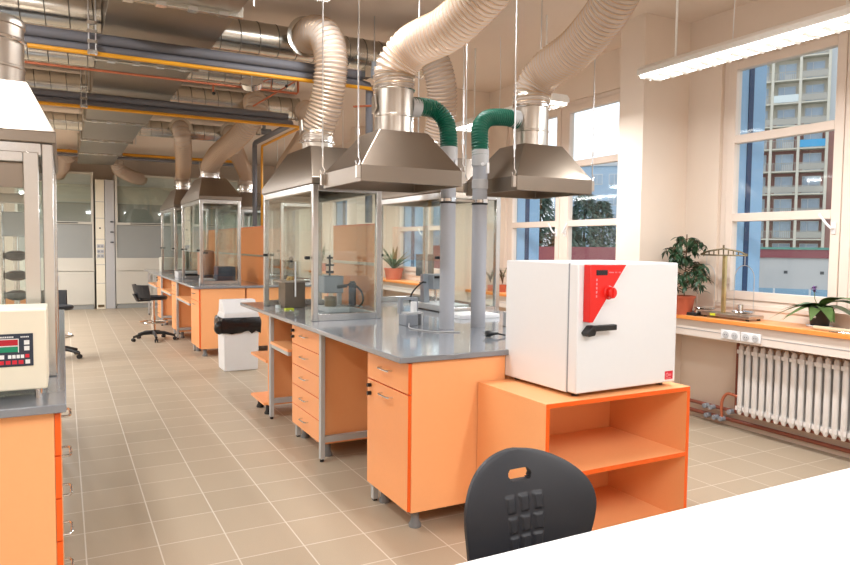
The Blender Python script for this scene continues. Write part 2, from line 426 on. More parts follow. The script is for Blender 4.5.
tag(MB().box(2.27, 2.29, 3.56, 6.3, 0.0, 0.868).build('back_panel', ORP), 'orange back panel closing the knee space under the near island', 'panel')
t = thing('open_shelf', (1.8, 5.95, 0), 'low orange open end shelf with two boards at the far end of the near island', 'shelf')
MB().box(1.49, 2.27, 5.56, 5.58, 0.1, 0.866).build('side_panel', ORL, t)
MB().box(1.475, 2.27, 5.58, 6.1, 0.455, 0.475).build('board', ORF, t); MB().box(1.455, 2.27, 5.58, 6.02, 0.10, 0.12).build('board', ORF, t)
for fx in (1.52, 2.2): conefoot(MB(), fx, 5.68).build('foot', BLACK, t); conefoot(MB(), fx, 5.95).build('foot', BLACK, t)

t = thing('cable_tray', (2.0, 3.9, 0.8), 'pale grey tray fixed under the near island worktop above the knee space', 'tray')
MB().box(1.72, 2.27, 3.62, 4.12, 0.80, 0.87).build('trough', TRUNK, t, bevel=0.003)

def partition(y0, y1, ztop, label):
    t = thing('partition_board', (2.36, (y0 + y1) / 2, 0.9), label, 'partition', 'orange island partitions')
    MB().box(2.345, 2.375, y0, y1, 0.9, ztop - 0.012).build('board', ORP, t)
    MB().box(2.343, 2.377, y0 - 0.002, y1, ztop - 0.012, ztop).build('edge_strip', ORE, t)
    MB().box(2.322, 2.345, y0, y1, 1.27, 1.295).build('rail', STEEL, t)
    return t
partition(5.29, 6.34, 1.63, 'orange laminate partition standing on the near island behind the glass cabinet')

# ---- far island
tag(MB().box(1.44, 3.26, 8.86, 14.9, 0.87, 0.9).build('worktop', GREYTOP, bevel=0.004), 'grey worktop of the far island behind the white waste bin', 'worktop', 'grey island worktops')
FD = [('door', 0.11, 0.70), ('drawer', 0.706, 0.86)]
cabinet('apricot drawer and door cabinet on the far island corner by the waste bin', 1.5, 2.08, 8.89, 9.5, FD, group='drawer and door cabinets')
cabinet('apricot panelled end cabinet of the far island directly behind the waste bin', 2.1, 3.22, 8.89, 9.5, FD, side=1)
cabinet('apricot drawer and door cabinet of the far island next to the black stool', 1.5, 2.08, 10.75, 11.35, FD, group='drawer and door cabinets')
cabinet('apricot drawer unit farthest back on the far island beyond the black stool', 1.5, 2.08, 12.6, 13.2, split(0.11, 0.86, 5), name='drawer_cabinet', cat='drawer unit', locks=(4,))
t = thing('bench_frame', (2.36, 11.8, 0), 'grey steel frame with legs and shelves carrying the far island worktop', 'bench frame', 'grey bench frames')
for y in (10.72, 12.57, 14.6): hframe(t, y, 1.485, 2.27)
for a, b in ((9.56, 10.69), (11.41, 12.54), (13.26, 14.57)):
    MB().box(1.49, 1.515, a, b, 0.60, 0.63).build('rail', GREYMET, t)
    MB().box(1.485, 2.2, a, b, 0.63, 0.65).build('shelf', ORL, t)
tag(MB().box(2.27, 2.29, 9.53, 14.8, 0.0, 0.868).build('back_panel', ORP), 'orange back panel under the far island worktop', 'panel')
partition(8.88, 14.8, 1.68, 'orange laminate partition running along the middle of the far island')

# ---- left bench
tag(MB().box(-1.85, 0.0, 2.58, 6.2, 0.87, 0.9).build('worktop', GREYTOP, bevel=0.004), 'grey worktop on the left carrying the cream control box', 'worktop', 'grey island worktops')
cabinet('apricot drawer unit with chrome handles under the left worktop, seen edge on', -0.62, -0.018, 2.62, 3.2, split(0.11, 0.862, 5), name='drawer_cabinet', cat='drawer unit', side=1)
cabinet('plain apricot cabinet standing left of the drawer unit under the left worktop', -1.8, -0.66, 2.62, 3.2, FD)
t = thing('bench_frame', (-0.9, 4.6, 0), 'grey steel frame carrying the left worktop', 'bench frame', 'grey bench frames')
for y in (4.2, 5.2, 6.1): hframe(t, y, -0.85, -0.06); hframe(t, y, -1.8, -0.95)

# ------------------------------------------------------------------ extraction hoods
def collar(t, cx, cy, z0, z1, r=0.122):
    c = MB().lathe([(r, 0), (r, 0.10), (r + 0.004, 0.104), (r + 0.004, 0.112), (r, 0.116), (r, z1 - z0 - 0.04), (r + 0.007, z1 - z0 - 0.036), (r + 0.007, z1 - z0 - 0.012), (r, z1 - z0)], (cx, cy, z0), 32)
    o = c.build('collar', STEEL, t)
    cl = MB().lathe([(r + 0.008, 0), (r + 0.013, 0.004), (r + 0.013, 0.016), (r + 0.008, 0.02)], (cx, cy, z1 - 0.11), 32)
    cl.box(cx - r - 0.03, cx - r - 0.004, cy - 0.012, cy + 0.012, z1 - 0.112, z1 - 0.088)
    cl.build('hose_clamp', CHROME, o)
    d = MB().prism([(cy - 0.03, z0 + 0.15), (cy + 0.03, z0 + 0.12), (cy + 0.03, z0 + 0.22), (cy - 0.005, z0 + 0.24)], 'x', cx - r - 0.02, cx - r - 0.008)
    d.box(cx - r - 0.012, cx - r + 0.006, cy - 0.01, cy + 0.01, z0 + 0.16, z0 + 0.18)
    d.build('damper_lever', STEEL, o)
    return o

def canopy(t, x0, x1, y0, y1, zr0, zr1, zt, cx, cy, tx, ty):
    c = MB()
    top = (cx - tx, cx + tx, cy - ty, cy + ty); bot = (x0, x1, y0, y1)
    ring = lambda r, z: [c._v(p + (z,)) for p in ((r[0], r[2]), (r[1], r[2]), (r[1], r[3]), (r[0], r[3]))]
    e = 0.012
    R = [ring((x0 + e, x1 - e, y0 + e, y1 - e), zr1 - 0.005), ring((x0 + e, x1 - e, y0 + e, y1 - e), zr0), ring(bot, zr0), ring(bot, zr1), ring(top, zt), ring((cx - tx + e, cx + tx - e, cy - ty + e, cy + ty - e), zt - e)]
    for a, b in zip(R, R[1:]):
        for k in range(4): c._f([a[k], a[(k + 1) % 4], b[(k + 1) % 4], b[k]])
    for k in range(4): c._f([R[5][k], R[5][(k + 1) % 4], R[0][(k + 1) % 4], R[0][k]])
    c._f(R[4])
    return c.build('canopy', STEELH, t, bevel=0.003)

def hung_hood(label, x0, x1, y0, y1, cx, cy):
    t = thing('extraction_hood', ((x0 + x1) / 2, (y0 + y1) / 2, 1.81), label, 'extraction hood', 'hanging extraction hoods')
    canopy(t, x0, x1, y0, y1, 1.81, 1.905, 2.15, cx, cy, 0.165, 0.15)
    collar(t, cx, cy, 2.15, 2.53)
    for x in (x0 - 0.012, x1 + 0.012):
        for y in (y0 + 0.015, y1 - 0.015):
            r = MB().cyl((x, y, 2.02), (x, y, H), 0.0045, n=8).cyl((x, y, 2.07), (x, y, 2.1), 0.009, n=8).build('suspension_rod', ROD, t)
            h = MB().tube([(x, y, 2.03), (x, y, 1.95), (x + 0.014, y, 1.925), (x + 0.004, y, 1.90), (x - 0.012, y, 1.905), (x - 0.016, y, 1.925)], 0.004, 8)
            h.build('hook', CHROME, r)
            MB().box(x - 0.012, x + 0.012, y - 0.01, y + 0.01, 1.83, 1.9).build('bracket', STEEL, t)
    return t
hung_hood('stainless hood hanging on rods, left of the pair, above the grey drain pipes', 1.5, 2.17, 3.61, 4.24, 1.87, 3.96)
hung_hood('stainless hood hanging on rods above the white oven, nearest the windows', 2.58, 3.21, 3.61, 4.24, 2.945, 3.96)

def glass_hood(label, x0, x1, y0, y1, zr, zt, cx, cy, zc, zb=0.9, rc=0.122, group='glass sided extraction hoods'):
    t = thing('glazed_hood', ((x0 + x1) / 2, (y0 + y1) / 2, zb), label, 'glazed hood', group)
    canopy(t, x0 - 0.01, x1 + 0.01, y0 - 0.01, y1 + 0.01, zr - 0.045, zr, zt, cx, cy, 0.16, 0.30)
    collar(t, cx, cy, zt, zc, rc)
    w = 0.042; zf = zr - 0.046
    for x in (x0, x1 - w):
        for y in (y0, y1 - w): MB().box(x, x + w, y, y + w, zb, zf).build('post', ALU, t, bevel=0.005)
    b = MB()
    for y in (y0, y1 - w): b.box(x0 + w, x1 - w, y + 0.003, y + w - 0.003, zb, zb + 0.05)
    b.box(x1 - w + 0.003, x1 - 0.003, y0 + w, y1 - w, zb, zb + 0.05)
    b.build('bottom_rail', ALU, t, bevel=0.003)
    b = MB()
    for y in (y0, y1 - w): b.box(x0 + w, x1 - w, y + 0.003, y + w - 0.003, zf - 0.05, zf)
    for x in (x0, x1 - w): b.box(x + 0.003, x + w - 0.003, y0 + w, y1 - w, zf - 0.05, zf)
    b.build('top_rail', ALU, t, bevel=0.003)
    g = lambda *a: MB().box(*a).build('glass_pane', GLASS, t)
    for y in (y0 + w / 2, y1 - w / 2): g(x0 + w, x1 - w, y - 0.002, y + 0.002, zb + 0.05, zf - 0.05)
    g(x1 - w / 2 - 0.002, x1 - w / 2 + 0.002, y0 + w, y1 - w, zb + 0.05, zf - 0.05)
    xs = x0 + w / 2 if x1 > 0.5 and x0 < 2.3 else x0 + w / 2
    g(xs - 0.002, xs + 0.002, y0 + w, y1 - w, zb + 0.42, zf - 0.05)
    kb = MB()
    kb.cyl((x0 - 0.025, y1 - w - 0.06, zb + 0.45), (x0 + 0.01, y1 - w - 0.06, zb + 0.45), 0.012, n=10).cyl((x0 - 0.025, y0 + w + 0.06, zb + 0.45), (x0 + 0.01, y0 + w + 0.06, zb + 0.45), 0.012, n=10)
    kb.build('knob', BLACK, t)
    return t
glass_hood('glass sided steel hood over the left half of the near island', 1.55, 2.08, 4.60, 5.95, 1.92, 2.19, 1.815, 5.27, 2.36)
glass_hood('glass sided steel hood over the window half of the near island', 2.66, 3.19, 4.68, 5.98, 1.92, 2.19, 2.925, 5.3, 2.36)
glass_hood('glass sided steel hood at the near left corner of the far island', 1.57, 2.10, 9.2, 10.75, 2.06, 2.34, 1.83, 9.9, 2.46)
glass_hood('glass sided steel hood at the near window corner of the far island', 2.64, 3.17, 9.2, 10.75, 2.06, 2.34, 2.9, 9.9, 2.5)
glass_hood('glass sided steel hood farther back on the far island, behind another on its left half', 1.57, 2.10, 11.5, 13.2, 2.06, 2.34, 1.83, 12.3, 2.5)
glass_hood('glass sided steel hood farther back on the window half of the far island', 2.64, 3.17, 11.5, 13.2, 2.06, 2.34, 2.9, 12.3, 2.5)
glass_hood('glass sided steel hood standing on the left worktop, cut by the picture edge', -0.64, -0.03, 3.13, 4.5, 1.885, 2.13, -0.285, 3.72, 2.46, rc=0.14)

# ------------------------------------------------------------------ flexible hoses
def flex_hose(label, pts, r, pitch=0.03, mat_=HOSE, wire=WIRE, name='flexible_duct', cat='hose', group='ribbed beige flexible hoses', amp=0.05, n=20):
    path = smooth_path(pts, 14); sub = pitch / 4
    P = resample(path, sub)
    t = thing(name, pts[0], label, cat, group)
    MB().tube(P, lambda i: r * (1 + amp * math.cos(2 * PI * i / 4.0)), n, cap=False).build('hose', mat_, t)
    if wire:
        # helical wire around the hose
        u = None; W = []
        for i in range(len(P)):
            tn = (P[min(i + 1, len(P) - 1)] - P[max(i - 1, 0)]).normalized()
            if u is None: u = tn.orthogonal().normalized()
            u = (u - tn * u.dot(tn)).normalized(); v = tn.cross(u)
            if i + 1 < len(P):
                for k in range(3):
                    a = 2 * PI * (i / 4.0 + k / 12.0)
                    p = P[i].lerp(P[i + 1], k / 3)
                    W.append(p + (u * math.cos(a) + v * math.sin(a)) * r * (1 + amp + 0.008))
        MB().tube(W, 0.0028, 4).build('wire_spiral', wire, t)
    return t
flex_hose('ribbed hose rising from the left hanging hood out of the picture top', [(1.87, 3.96, 2.44), (1.875, 3.95, 2.56), (1.94, 3.84, 2.68), (2.03, 3.55, 2.73), (2.09, 3.25, 2.85), (2.12, 3.02, 3.0), (2.13, 2.92, 3.1)], 0.127)
flex_hose('ribbed hose rising from the hanging hood above the white oven', [(2.945, 3.96, 2.44), (2.95, 3.95, 2.56), (2.98, 3.83, 2.67), (2.97, 3.52, 2.74), (2.93, 3.22, 2.86), (2.9, 3.02, 3.0), (2.89, 2.92, 3.1)], 0.127)
flex_hose('ribbed hose hanging from the round duct to the glass hood on the left', [(1.78, 5.44, 3.12), (1.79, 5.3, 3.13), (1.84, 5.15, 3.06), (1.865, 5.1, 2.85), (1.85, 5.18, 2.55), (1.815, 5.27, 2.36), (1.815, 5.27, 2.3)], 0.125)
flex_hose('ribbed hose half hidden behind the left hanging hood and green hose', [(2.68, 5.44, 3.17), (2.69, 5.3, 3.17), (2.76, 5.15, 3.08), (2.85, 5.12, 2.85), (2.91, 5.2, 2.6), (2.925, 5.3, 2.36), (2.925, 5.3, 2.3)], 0.125)
flex_hose('ribbed hose slanting down to the nearest hood of the far island', [(2.12, 8.62, 3.2), (2.12, 8.42, 3.17), (2.08, 8.42, 3.0), (1.98, 8.75, 2.8), (1.86, 9.5, 2.64), (1.83, 9.88, 2.5), (1.83, 9.9, 2.4)], 0.125, pitch=0.04)
flex_hose('ribbed hose dropping to the far island hood on the window side', [(2.75, 8.52, 3.17), (2.78, 8.42, 3.08), (2.85, 8.7, 2.9), (2.92, 9.4, 2.75), (2.9, 9.9, 2.56), (2.9, 9.9, 2.44)], 0.125, pitch=0.04)
flex_hose('ribbed hose dropping from a far ring to the second glass hood of the far island', [(1.6, 11.02, 3.18), (1.6, 10.93, 3.16), (1.63, 10.95, 2.98), (1.72, 11.5, 2.76), (1.83, 12.3, 2.62), (1.83, 12.3, 2.44)], 0.12, pitch=0.045)
flex_hose('ribbed hose from the farthest ring to the back window side hood', [(2.35, 11.02, 3.18), (2.36, 10.93, 3.14), (2.42, 11.0, 2.95), (2.65, 11.6, 2.8), (2.9, 12.3, 2.66), (2.9, 12.3, 2.44)], 0.12, pitch=0.045)
flex_hose('ribbed hose bending from the ceiling down to the right hand fume cupboard', [(0.72, 15.6, 3.2), (0.98, 15.65, 3.18), (1.06, 15.75, 2.98), (1.3, 16.0, 2.87), (1.52, 16.3, 2.84), (1.62, 16.5, 2.80)], 0.13, pitch=0.05)
flex_hose('ribbed hose dropping to the left fume cupboard beside the white hood', [(0.2, 15.6, 3.2), (0.06, 15.7, 3.12), (0.02, 15.9, 2.98), (-0.05, 16.2, 2.9), (-0.06, 16.5, 2.80)], 0.13, pitch=0.05)

# green hoses and grey drain pipes standing on the near island
flex_hose('dark green ribbed hose joining the left hanging hood to its grey pipe', [(1.99, 3.96, 2.34), (2.06, 3.96, 2.345), (2.16, 3.955, 2.335), (2.225, 3.93, 2.27), (2.24, 3.91, 2.18), (2.24, 3.9, 2.08)], 0.056, pitch=0.018, mat_=GREEN, wire=None, group='green ribbed hoses', amp=0.06, n=18)
flex_hose('dark green ribbed hose joining the right hanging hood to its grey pipe', [(2.825, 3.96, 2.33), (2.72, 3.96, 2.34), (2.58, 3.955, 2.32), (2.5, 3.93, 2.25), (2.485, 3.91, 2.15), (2.485, 3.9, 2.05)], 0.056, pitch=0.018, mat_=GREEN, wire=None, group='green ribbed hoses', amp=0.06, n=18)
for x, lab in ((2.24, 'grey plastic pipe standing on the worktop, under the left green hose'), (2.485, 'grey plastic pipe standing on the worktop, under the right green hose')):
    t = thing('extraction_pipe', (x, 3.9, 0.9), lab, 'pipe', 'grey extraction pipes')
    MB().cyl((x, 3.9, 0.9), (x, 3.9, 2.08), 0.05, n=24).build('pipe', PVC, t)
    MB().lathe([(0.05, 0), (0.055, 0.005), (0.055, 0.06), (0.05, 0.065)], (x, 3.9, 1.83), 24).build('coupling', LGREY, t)
    MB().lathe([(0.05, 0), (0.058, 0.004), (0.058, 0.11), (0.05, 0.115)], (x, 3.9, 1.98), 24).build('coupling', LGREY, t)
    v = MB().cyl((x, 3.9, 1.99), (x - 0.02, 3.835, 1.99), 0.012, n=10).box(x + 0.0, x + 0.018, 3.815, 3.83, 1.93, 2.0)
    v.build('valve_handle', WHITE, t)
    MB().lathe([(0.052, 0), (0.056, 0.003), (0.056, 0.022), (0.052, 0.025)], (x, 3.9, 1.735), 24).box(x - 0.015, x + 0.015, 3.83, 3.85, 1.735, 1.76).build('clamp', CHROME, t)
    MB().lathe([(0.052, 0), (0.0545, 0.002), (0.0545, 0.008), (0.052, 0.01)], (x, 3.9, 1.724), 24).build('clamp_lining', BLACK, t)
tag(MB().box(2.296, 2.428, 3.89, 3.91, 1.742, 1.756).build('pipe_bracket', STEEL), 'short steel bracket bar joining the two grey extraction pipes', 'bracket')
# framed glass door on the near face of the left hood
t = [o for o in SC.objects if o.name.startswith('glazed_hood') and o.get('label', '').endswith('cut by the picture edge')][0]
dd = MB().box(-0.135, -0.082, 3.116, 3.13, 0.955, 1.80).box(-0.585, -0.532, 3.116, 3.13, 0.955, 1.80).box(-0.532, -0.135, 3.116, 3.13, 0.955, 1.0).box(-0.532, -0.135, 3.116, 3.13, 1.76, 1.80)
dd.build('door_frame', ALU, t, bevel=0.003)
MB().box(-0.53, -0.137, 3.14, 3.15, 1.66, 1.758).build('top_band', STEELH, t)  # darker hood-steel band across the top of the door
for (x0, x1, lab) in ((1.985, 2.05, 'short steel hose stub on the collar of the left hanging hood'), (2.77, 2.83, 'short steel hose stub on the collar of the hood above the oven')):
    tag(MB().cyl((x0, 3.96, 2.338), (x1, 3.96, 2.338), 0.06, n=20).build('hose_stub', LGREY), lab, 'hose stub', 'hose stubs')

# ------------------------------------------------------------------ ducts and pipes under the ceiling
def rect_duct():
    t = thing('ventilation_duct', (0.66, 9.5, 2.98), 'wide flat galvanised duct running the length of the room under the ceiling', 'duct')
    edges = [2.0, 3.05, 4.7, 6.35, 8.0, 9.9, 11.8, 13.6, 15.6]
    def X(y): return (0.28 + (0.34 - 0.28) * 0, 1.06 - 0.015 * max(0, y - 6))
    for a, b in zip(edges, edges[1:]):
        x0, x1 = X((a + b) / 2); zz = 2.985 if a < 7.9 else 3.03
        MB().box(x0, x1, a + 0.02, b - 0.02, zz, 3.34).build('section', GALVD, t, bevel=0.002)
    f = None
    for e in edges[1:-1]:
        x0, x1 = X(e); zz = 2.985 if e < 8.1 else 3.03
        f = MB().box(x0 - 0.03, x1 + 0.03, e - 0.02, e + 0.02, zz - 0.03, 3.36)
        fo = f.build('flange', GALV, t, bevel=0.003)
        for k in range(4):
            xx = x0 + 0.1 + k * (x1 - x0 - 0.2) / 3; MB().box(xx - 0.03, xx + 0.03, e - 0.028, e + 0.028, zz - 0.035, zz - 0.01).build('clip', CHROME, fo)

    for e in (4.4, 7.6, 11.4):
        x0, x1 = X(e)
        for x in (x0 - 0.03, x1 + 0.03): MB().cyl((x, e, 2.95), (x, e, H), 0.005, n=8).build('hanger_rod', ROD, t)
rect_duct()

def spiral(x0, x1, y, z, r, label, rings=(), endcap=None, stubdir=-1, pitch=0.155):
    t = thing('spiral_duct', ((x0 + x1) / 2, y, z - r), label, 'duct', 'round spiral seamed ducts')
    MB().cyl((x0, y, z), (x1, y, z), r, n=36).build('tube', GALV, t)
    s = MB(); k = x0 + 0.05
    while k < x1 - 0.05:
        s.lathe([(r, -0.004), (r + 0.003, -0.002), (r + 0.003, 0.002), (r, 0.004)], (k, y, z), 36, axis=(1, 0, 0.08), cap=False); k += pitch
    s.build('seam', SEAM, t)
    for rx in rings:
        b = MB().lathe([(0.115, 0), (0.115, 0.17), (0.125, 0.175)], (rx, y - r * 0.55, z), 28, axis=(0, -1, 0), cap=False)
        so = b.build('tee_stub', GALV, t)
        MB().lathe([(0.118, 0), (0.165, 0.004), (0.165, 0.016), (0.128, 0.022), (0.118, 0.02)], (rx, y - r * 0.55 - 0.16, z), 32, axis=(0, -1, 0), cap=False).build('flange_ring', GALV, so)
    if endcap is not None:
        MB().lathe([(r + 0.002, 0), (r + 0.009, 0.004), (r + 0.009, 0.02), (r - 0.02, 0.024), (0.001, 0.03)], (endcap, y, z), 32, axis=(1, 0, 0)).build('end_cap', GALV, t)
    return t
spiral(-3.4, 0.27, 5.68, 3.13, 0.13, 'round spiral duct left of the flat duct, nearest the camera')
spiral(1.07, 2.95, 5.68, 3.13, 0.13, 'round spiral duct with two ring stubs feeding the near island hoods', rings=(1.78, 2.68), endcap=2.95)
spiral(-3.4, 0.27, 6.95, 3.12, 0.09, 'thin round duct behind the nearest spiral duct on the left')
spiral(1.06, 2.1, 6.95, 3.12, 0.09, 'thin round duct behind the near island ring duct', endcap=2.1)
spiral(-3.4, 0.27, 8.75, 3.2, 0.14, 'round spiral duct left of the flat duct, above the far aisle')
spiral(1.03, 2.72, 8.75, 3.2, 0.14, 'round spiral duct with a capped end above the far island front', rings=(), endcap=2.72)
spiral(-3.4, 0.27, 11.2, 3.18, 0.12, 'round spiral duct left of the flat duct, farthest back')
spiral(0.99, 2.6, 11.2, 3.18, 0.12, 'round spiral duct farthest back with two ring stubs', rings=(1.6, 2.35), endcap=2.6)

def pipe(label, pts, r, m, cat='pipe', group=None, name='pipe', n=14):
    return tag(MB().tube(pts, r, n).build(name, m), label, cat, group)
GI = 'grey insulated pipes'
pipe('upper grey insulated pipe of the near pair crossing under the flat duct', [(-3.4, 5.5, 2.9), (2.3, 5.5, 2.9)], 0.04, PIPEG, group=GI, name='insulated_pipe')
pipe('lower grey insulated pipe of the near pair, bending down onto the near island', [(-3.4, 5.5, 2.826), (2.30, 5.5, 2.826), (2.345, 5.5, 2.82), (2.36, 5.5, 2.79), (2.36, 5.5, 1.64)], 0.033, PIPEG, group=GI, name='insulated_pipe')
pipe('upper grey insulated pipe of the far pair above the far aisle', [(-3.395, 7.72, 2.905), (2.3, 7.72, 2.905)], 0.037, PIPEG, group=GI, name='insulated_pipe')
pipe('lower grey insulated pipe of the far pair dropping onto the far island', [(-3.395, 7.72, 2.836), (2.27, 7.72, 2.836), (2.34, 7.74, 2.836), (2.36, 7.8, 2.836), (2.36, 9.43, 2.836), (2.36, 9.49, 2.82), (2.36, 9.5, 2.77), (2.36, 9.5, 1.69)], 0.033, PIPEG, group=GI, name='insulated_pipe')
GY = 'yellow gas pipes'
pipe('yellow gas pipe under the near pair of grey pipes', [(-3.4, 5.44, 2.782), (2.39, 5.44, 2.782), (2.425, 5.44, 2.77), (2.43, 5.44, 2.74), (2.43, 5.44, 1.64)], 0.016, YELLOW, group=GY, name='gas_pipe')
pipe('yellow gas pipe under the far pair of grey pipes', [(-3.395, 7.66, 2.79), (2.36, 7.66, 2.79), (2.42, 7.68, 2.79), (2.44, 7.74, 2.79), (2.44, 9.4, 2.79), (2.445, 9.44, 2.76), (2.445, 9.45, 1.69)], 0.017, YELLOW, group=GY, name='gas_pipe')
pipe('yellow gas pipe along the back wall above the fume cupboards', [(-3.4, 15.35, 3.24), (3.6, 15.35, 3.24)], 0.03, YELLOW, group=GY, name='gas_pipe')
pipe('dark grey pipe under the yellow pipe along the back wall', [(-3.4, 15.3, 3.16), (3.6, 15.3, 3.16)], 0.03, PIPEG, group=GI, name='insulated_pipe')
# copper run with branches
t = thing('copper_pipe', (0.5, 6.3, 2.85), 'thin copper pipe crossing the room with short branches and valves', 'pipe')
MB().tube([(-3.4, 6.3, 2.86), (1.96, 6.3, 2.86), (1.975, 6.3, 2.875), (1.975, 6.3, 3.0)], 0.011, 10).build('run', COPPER, t)
MB().tube([(1.72, 6.3, 2.86), (1.72, 6.3, 2.97), (1.55, 6.35, 2.9)], 0.008, 8).tube([(1.2, 6.3, 2.86), (1.2, 6.3, 2.78)], 0.009, 8).tube([(1.975, 6.3, 2.99), (1.6, 6.5, 2.74)], 0.008, 8).build('branch', COPPER, t)
for p_ in ((1.72, 6.29, 2.99), (1.88, 6.35, 2.93), (1.2, 6.29, 2.775)): MB().ball(p_, 0.016).build('valve', BLACK, t)
t = thing('copper_pipe', (2.45, 5.6, 2.7), 'short copper branch with a black valve beside the grey vertical pipe', 'pipe')
MB().tube([(2.2, 5.467, 2.62), (2.6, 5.467, 2.68), (2.62, 5.467, 2.8)], 0.009, 8).build('run', COPPER, t)
MB().ball((2.62, 5.467, 2.815), 0.018).build('valve', BLACK, t)
# junction valves at the pipe drops
for (x, y, z, lab) in ((2.36, 5.40, 2.90, 'grey valve block where the near pipes turn down by the ceiling'), (2.36, 9.0, 2.92, 'grey valve block where the far pipes turn down by the ceiling')):
    t = thing('valve', (x, y, z), lab, 'valve', 'grey valve blocks')
    MB().cyl((x - 0.09, y, z), (x + 0.09, y, z), 0.04, n=14).cyl((x, y, z - 0.03), (x, y, z + 0.1), 0.022, n=12).build('body', MGREY, t)
    MB().box(x - 0.1, x - 0.05, y - 0.045, y + 0.045, z - 0.045, z + 0.045).build('joint', GALV, t)
    MB().cyl((x, y, z + 0.1), (x, y, H), 0.005, n=8).build('hanger_rod', ROD, t)
# clamp hangers
for (x, y, zb, lab) in ((0.2, 5.47, 2.76, 'threaded rod hanger with clamps holding the near grey pipes'), (0.2, 7.69, 2.77, 'threaded rod hanger with clamps holding the far grey pipes')):
    t = thing('pipe_hanger', (x, y, zb), lab, 'hanger', 'pipe hangers')
    MB().cyl((x - 0.02, y - 0.08, zb), (x - 0.02, y - 0.08, H), 0.005, n=8).cyl((x + 0.025, y - 0.08, zb), (x + 0.025, y - 0.08, H), 0.005, n=8).build('rod', ROD, t)
    for k, dz in enumerate((0.02, 0.09, 0.16, 0.22)): MB().box(x - 0.03, x + 0.035, y - 0.095, y - 0.065, zb + dz - 0.012, zb + dz + 0.012).build('clamp', CHROME, t)
# sensor plate by the copper pipe
t = thing('sensor', (1.7, 6.9, 2.9), 'small clear dish hanging beside the copper pipe under the ceiling', 'sensor')
MB().cyl((1.48, 6.05, 2.83), (1.48, 6.05, H), 0.004, n=6).build('hanger_rod', ROD, t)
MB().lathe([(0.02, -0.05), (0.085, -0.02), (0.1, 0.03), (0.095, 0.035), (0.02, 0.0)], (1.48, 6.05, 2.83), 20, axis=(-0.2, -0.5, 0.8)).build('dish', CHROME, t)

# ------------------------------------------------------------------ lamps
def lamp(label, x, y0, y1, z, rods=True, w=0.095, power=60):
    t = thing('strip_lamp', (x, (y0 + y1) / 2, z), label, 'ceiling lamp', 'hanging fluorescent lamps')
    prof = [(x - w, z), (x - w, z + 0.035), (x - w + 0.025, z + 0.062), (x + w - 0.025, z + 0.062), (x + w, z + 0.035), (x + w, z)]
    MB().prism(prof, 'y', y0, y1).build('housing', LAMPW, t, bevel=0.003)
    MB().box(x - w + 0.014, x + w - 0.014, y0 + 0.02, y1 - 0.02, z - 0.018, z - 0.001).build('diffuser', LAMPE, t)
    lo = MB(); n = int((y1 - y0) / 0.11)
    for k in range(n):
        yy = y0 + 0.06 + k * (y1 - y0 - 0.12) / max(1, n - 1)
        lo.prism([(yy - 0.016, z - 0.019), (yy + 0.016, z - 0.019), (yy, z - 0.032)], 'x', x - w + 0.02, x + w - 0.02)
    lo.box(x - 0.003, x + 0.003, y0 + 0.03, y1 - 0.03, z - 0.03, z - 0.018)
    lo.build('grille', LAMPW, t)
    if rods:
        for yy in (y0 + 0.2, y1 - 0.25): MB().cyl((x, yy, z + 0.06), (x, yy, H), 0.008, n=8).build('suspension_rod', LAMPW, t)
        MB().tube([(x, (y0 + y1) / 2 + 0.1, z + 0.06), (x + 0.01, (y0 + y1) / 2 + 0.1, (z + H) / 2), (x, (y0 + y1) / 2 + 0.1, H)], 0.003, 6).build('cable', WHITE, t)
    L = bpy.data.lights.new('tube_light', 'AREA'); L.shape = 'RECTANGLE'; L.size = 2 * w - 0.04; L.size_y = y1 - y0 - 0.05
    L.energy = power; L.color = (0.98, 0.99, 1.0)
    lo_ = bpy.data.objects.new('tube_light', L); COL.objects.link(lo_); lo_.parent = t; lo_.location = (0, 0, -0.045)
    return t
lamp('hanging strip lamp at top right in front of the near window', 3.6, 1.95, 3.52, 2.63, power=38)
lamp('hanging strip lamp partly hidden behind the green hoses', 3.6, 4.45, 6.02, 2.63, power=50)
lamp('strip lamp high over the far window benches', 3.6, 8.0, 9.6, 2.63)
lamp('strip lamp over the far end of the window benches', 3.6, 11.4, 13.0, 2.63)
lamp('strip lamp under the ceiling whose end shows at the picture top', 1.66, 3.3, 4.86, 3.24, power=45)
lamp('added strip lamp hidden beyond the left glass hood, brightening the far aisle', -0.95, 9.9, 11.4, 2.8, power=75)  # added lamp, kept out of view, brightens the far aisle
lamp('added strip lamp hidden before the fume cupboards, brightening the back of the room', -0.95, 13.2, 14.7, 2.8, power=75)  # another added hidden lamp, lifts the light at the back wall
lamp('added unseen strip lamp above the left glass hood, giving its canopy a bright reflection', -0.32, 3.1, 4.6, 3.22, power=45)  # added out of view so the hood canopy mirrors it as white glare
for k, y in enumerate((3.2, 6.2, 9.2, 12.2)):  # unseen lamp row added to light the left side and the back
    lamp(('added lamp over the left benches, unseen, lighting the left and back', 'second added lamp over the left benches, unseen, lighting the left and back', 'third added lamp over the left benches, unseen, lighting the left and back', 'farthest added lamp over the left benches, unseen, lighting the left and back')[k], -1.9, y, y + 1.5, 2.7, power=60)
for k, (x, y, lab) in enumerate(((-0.9, 0.2, 'added unseen lamp over the left foreground, standing in for the camera flash'), (1.0, -0.5, 'added unseen lamp over the middle foreground, standing in for the camera flash'), (2.4, 0.0, 'added unseen lamp over the right foreground, standing in for the camera flash'))):
    lamp(lab, x, y - 0.8, y + 0.8, 2.75, power=45)  # lamps added out of view in place of the camera flash

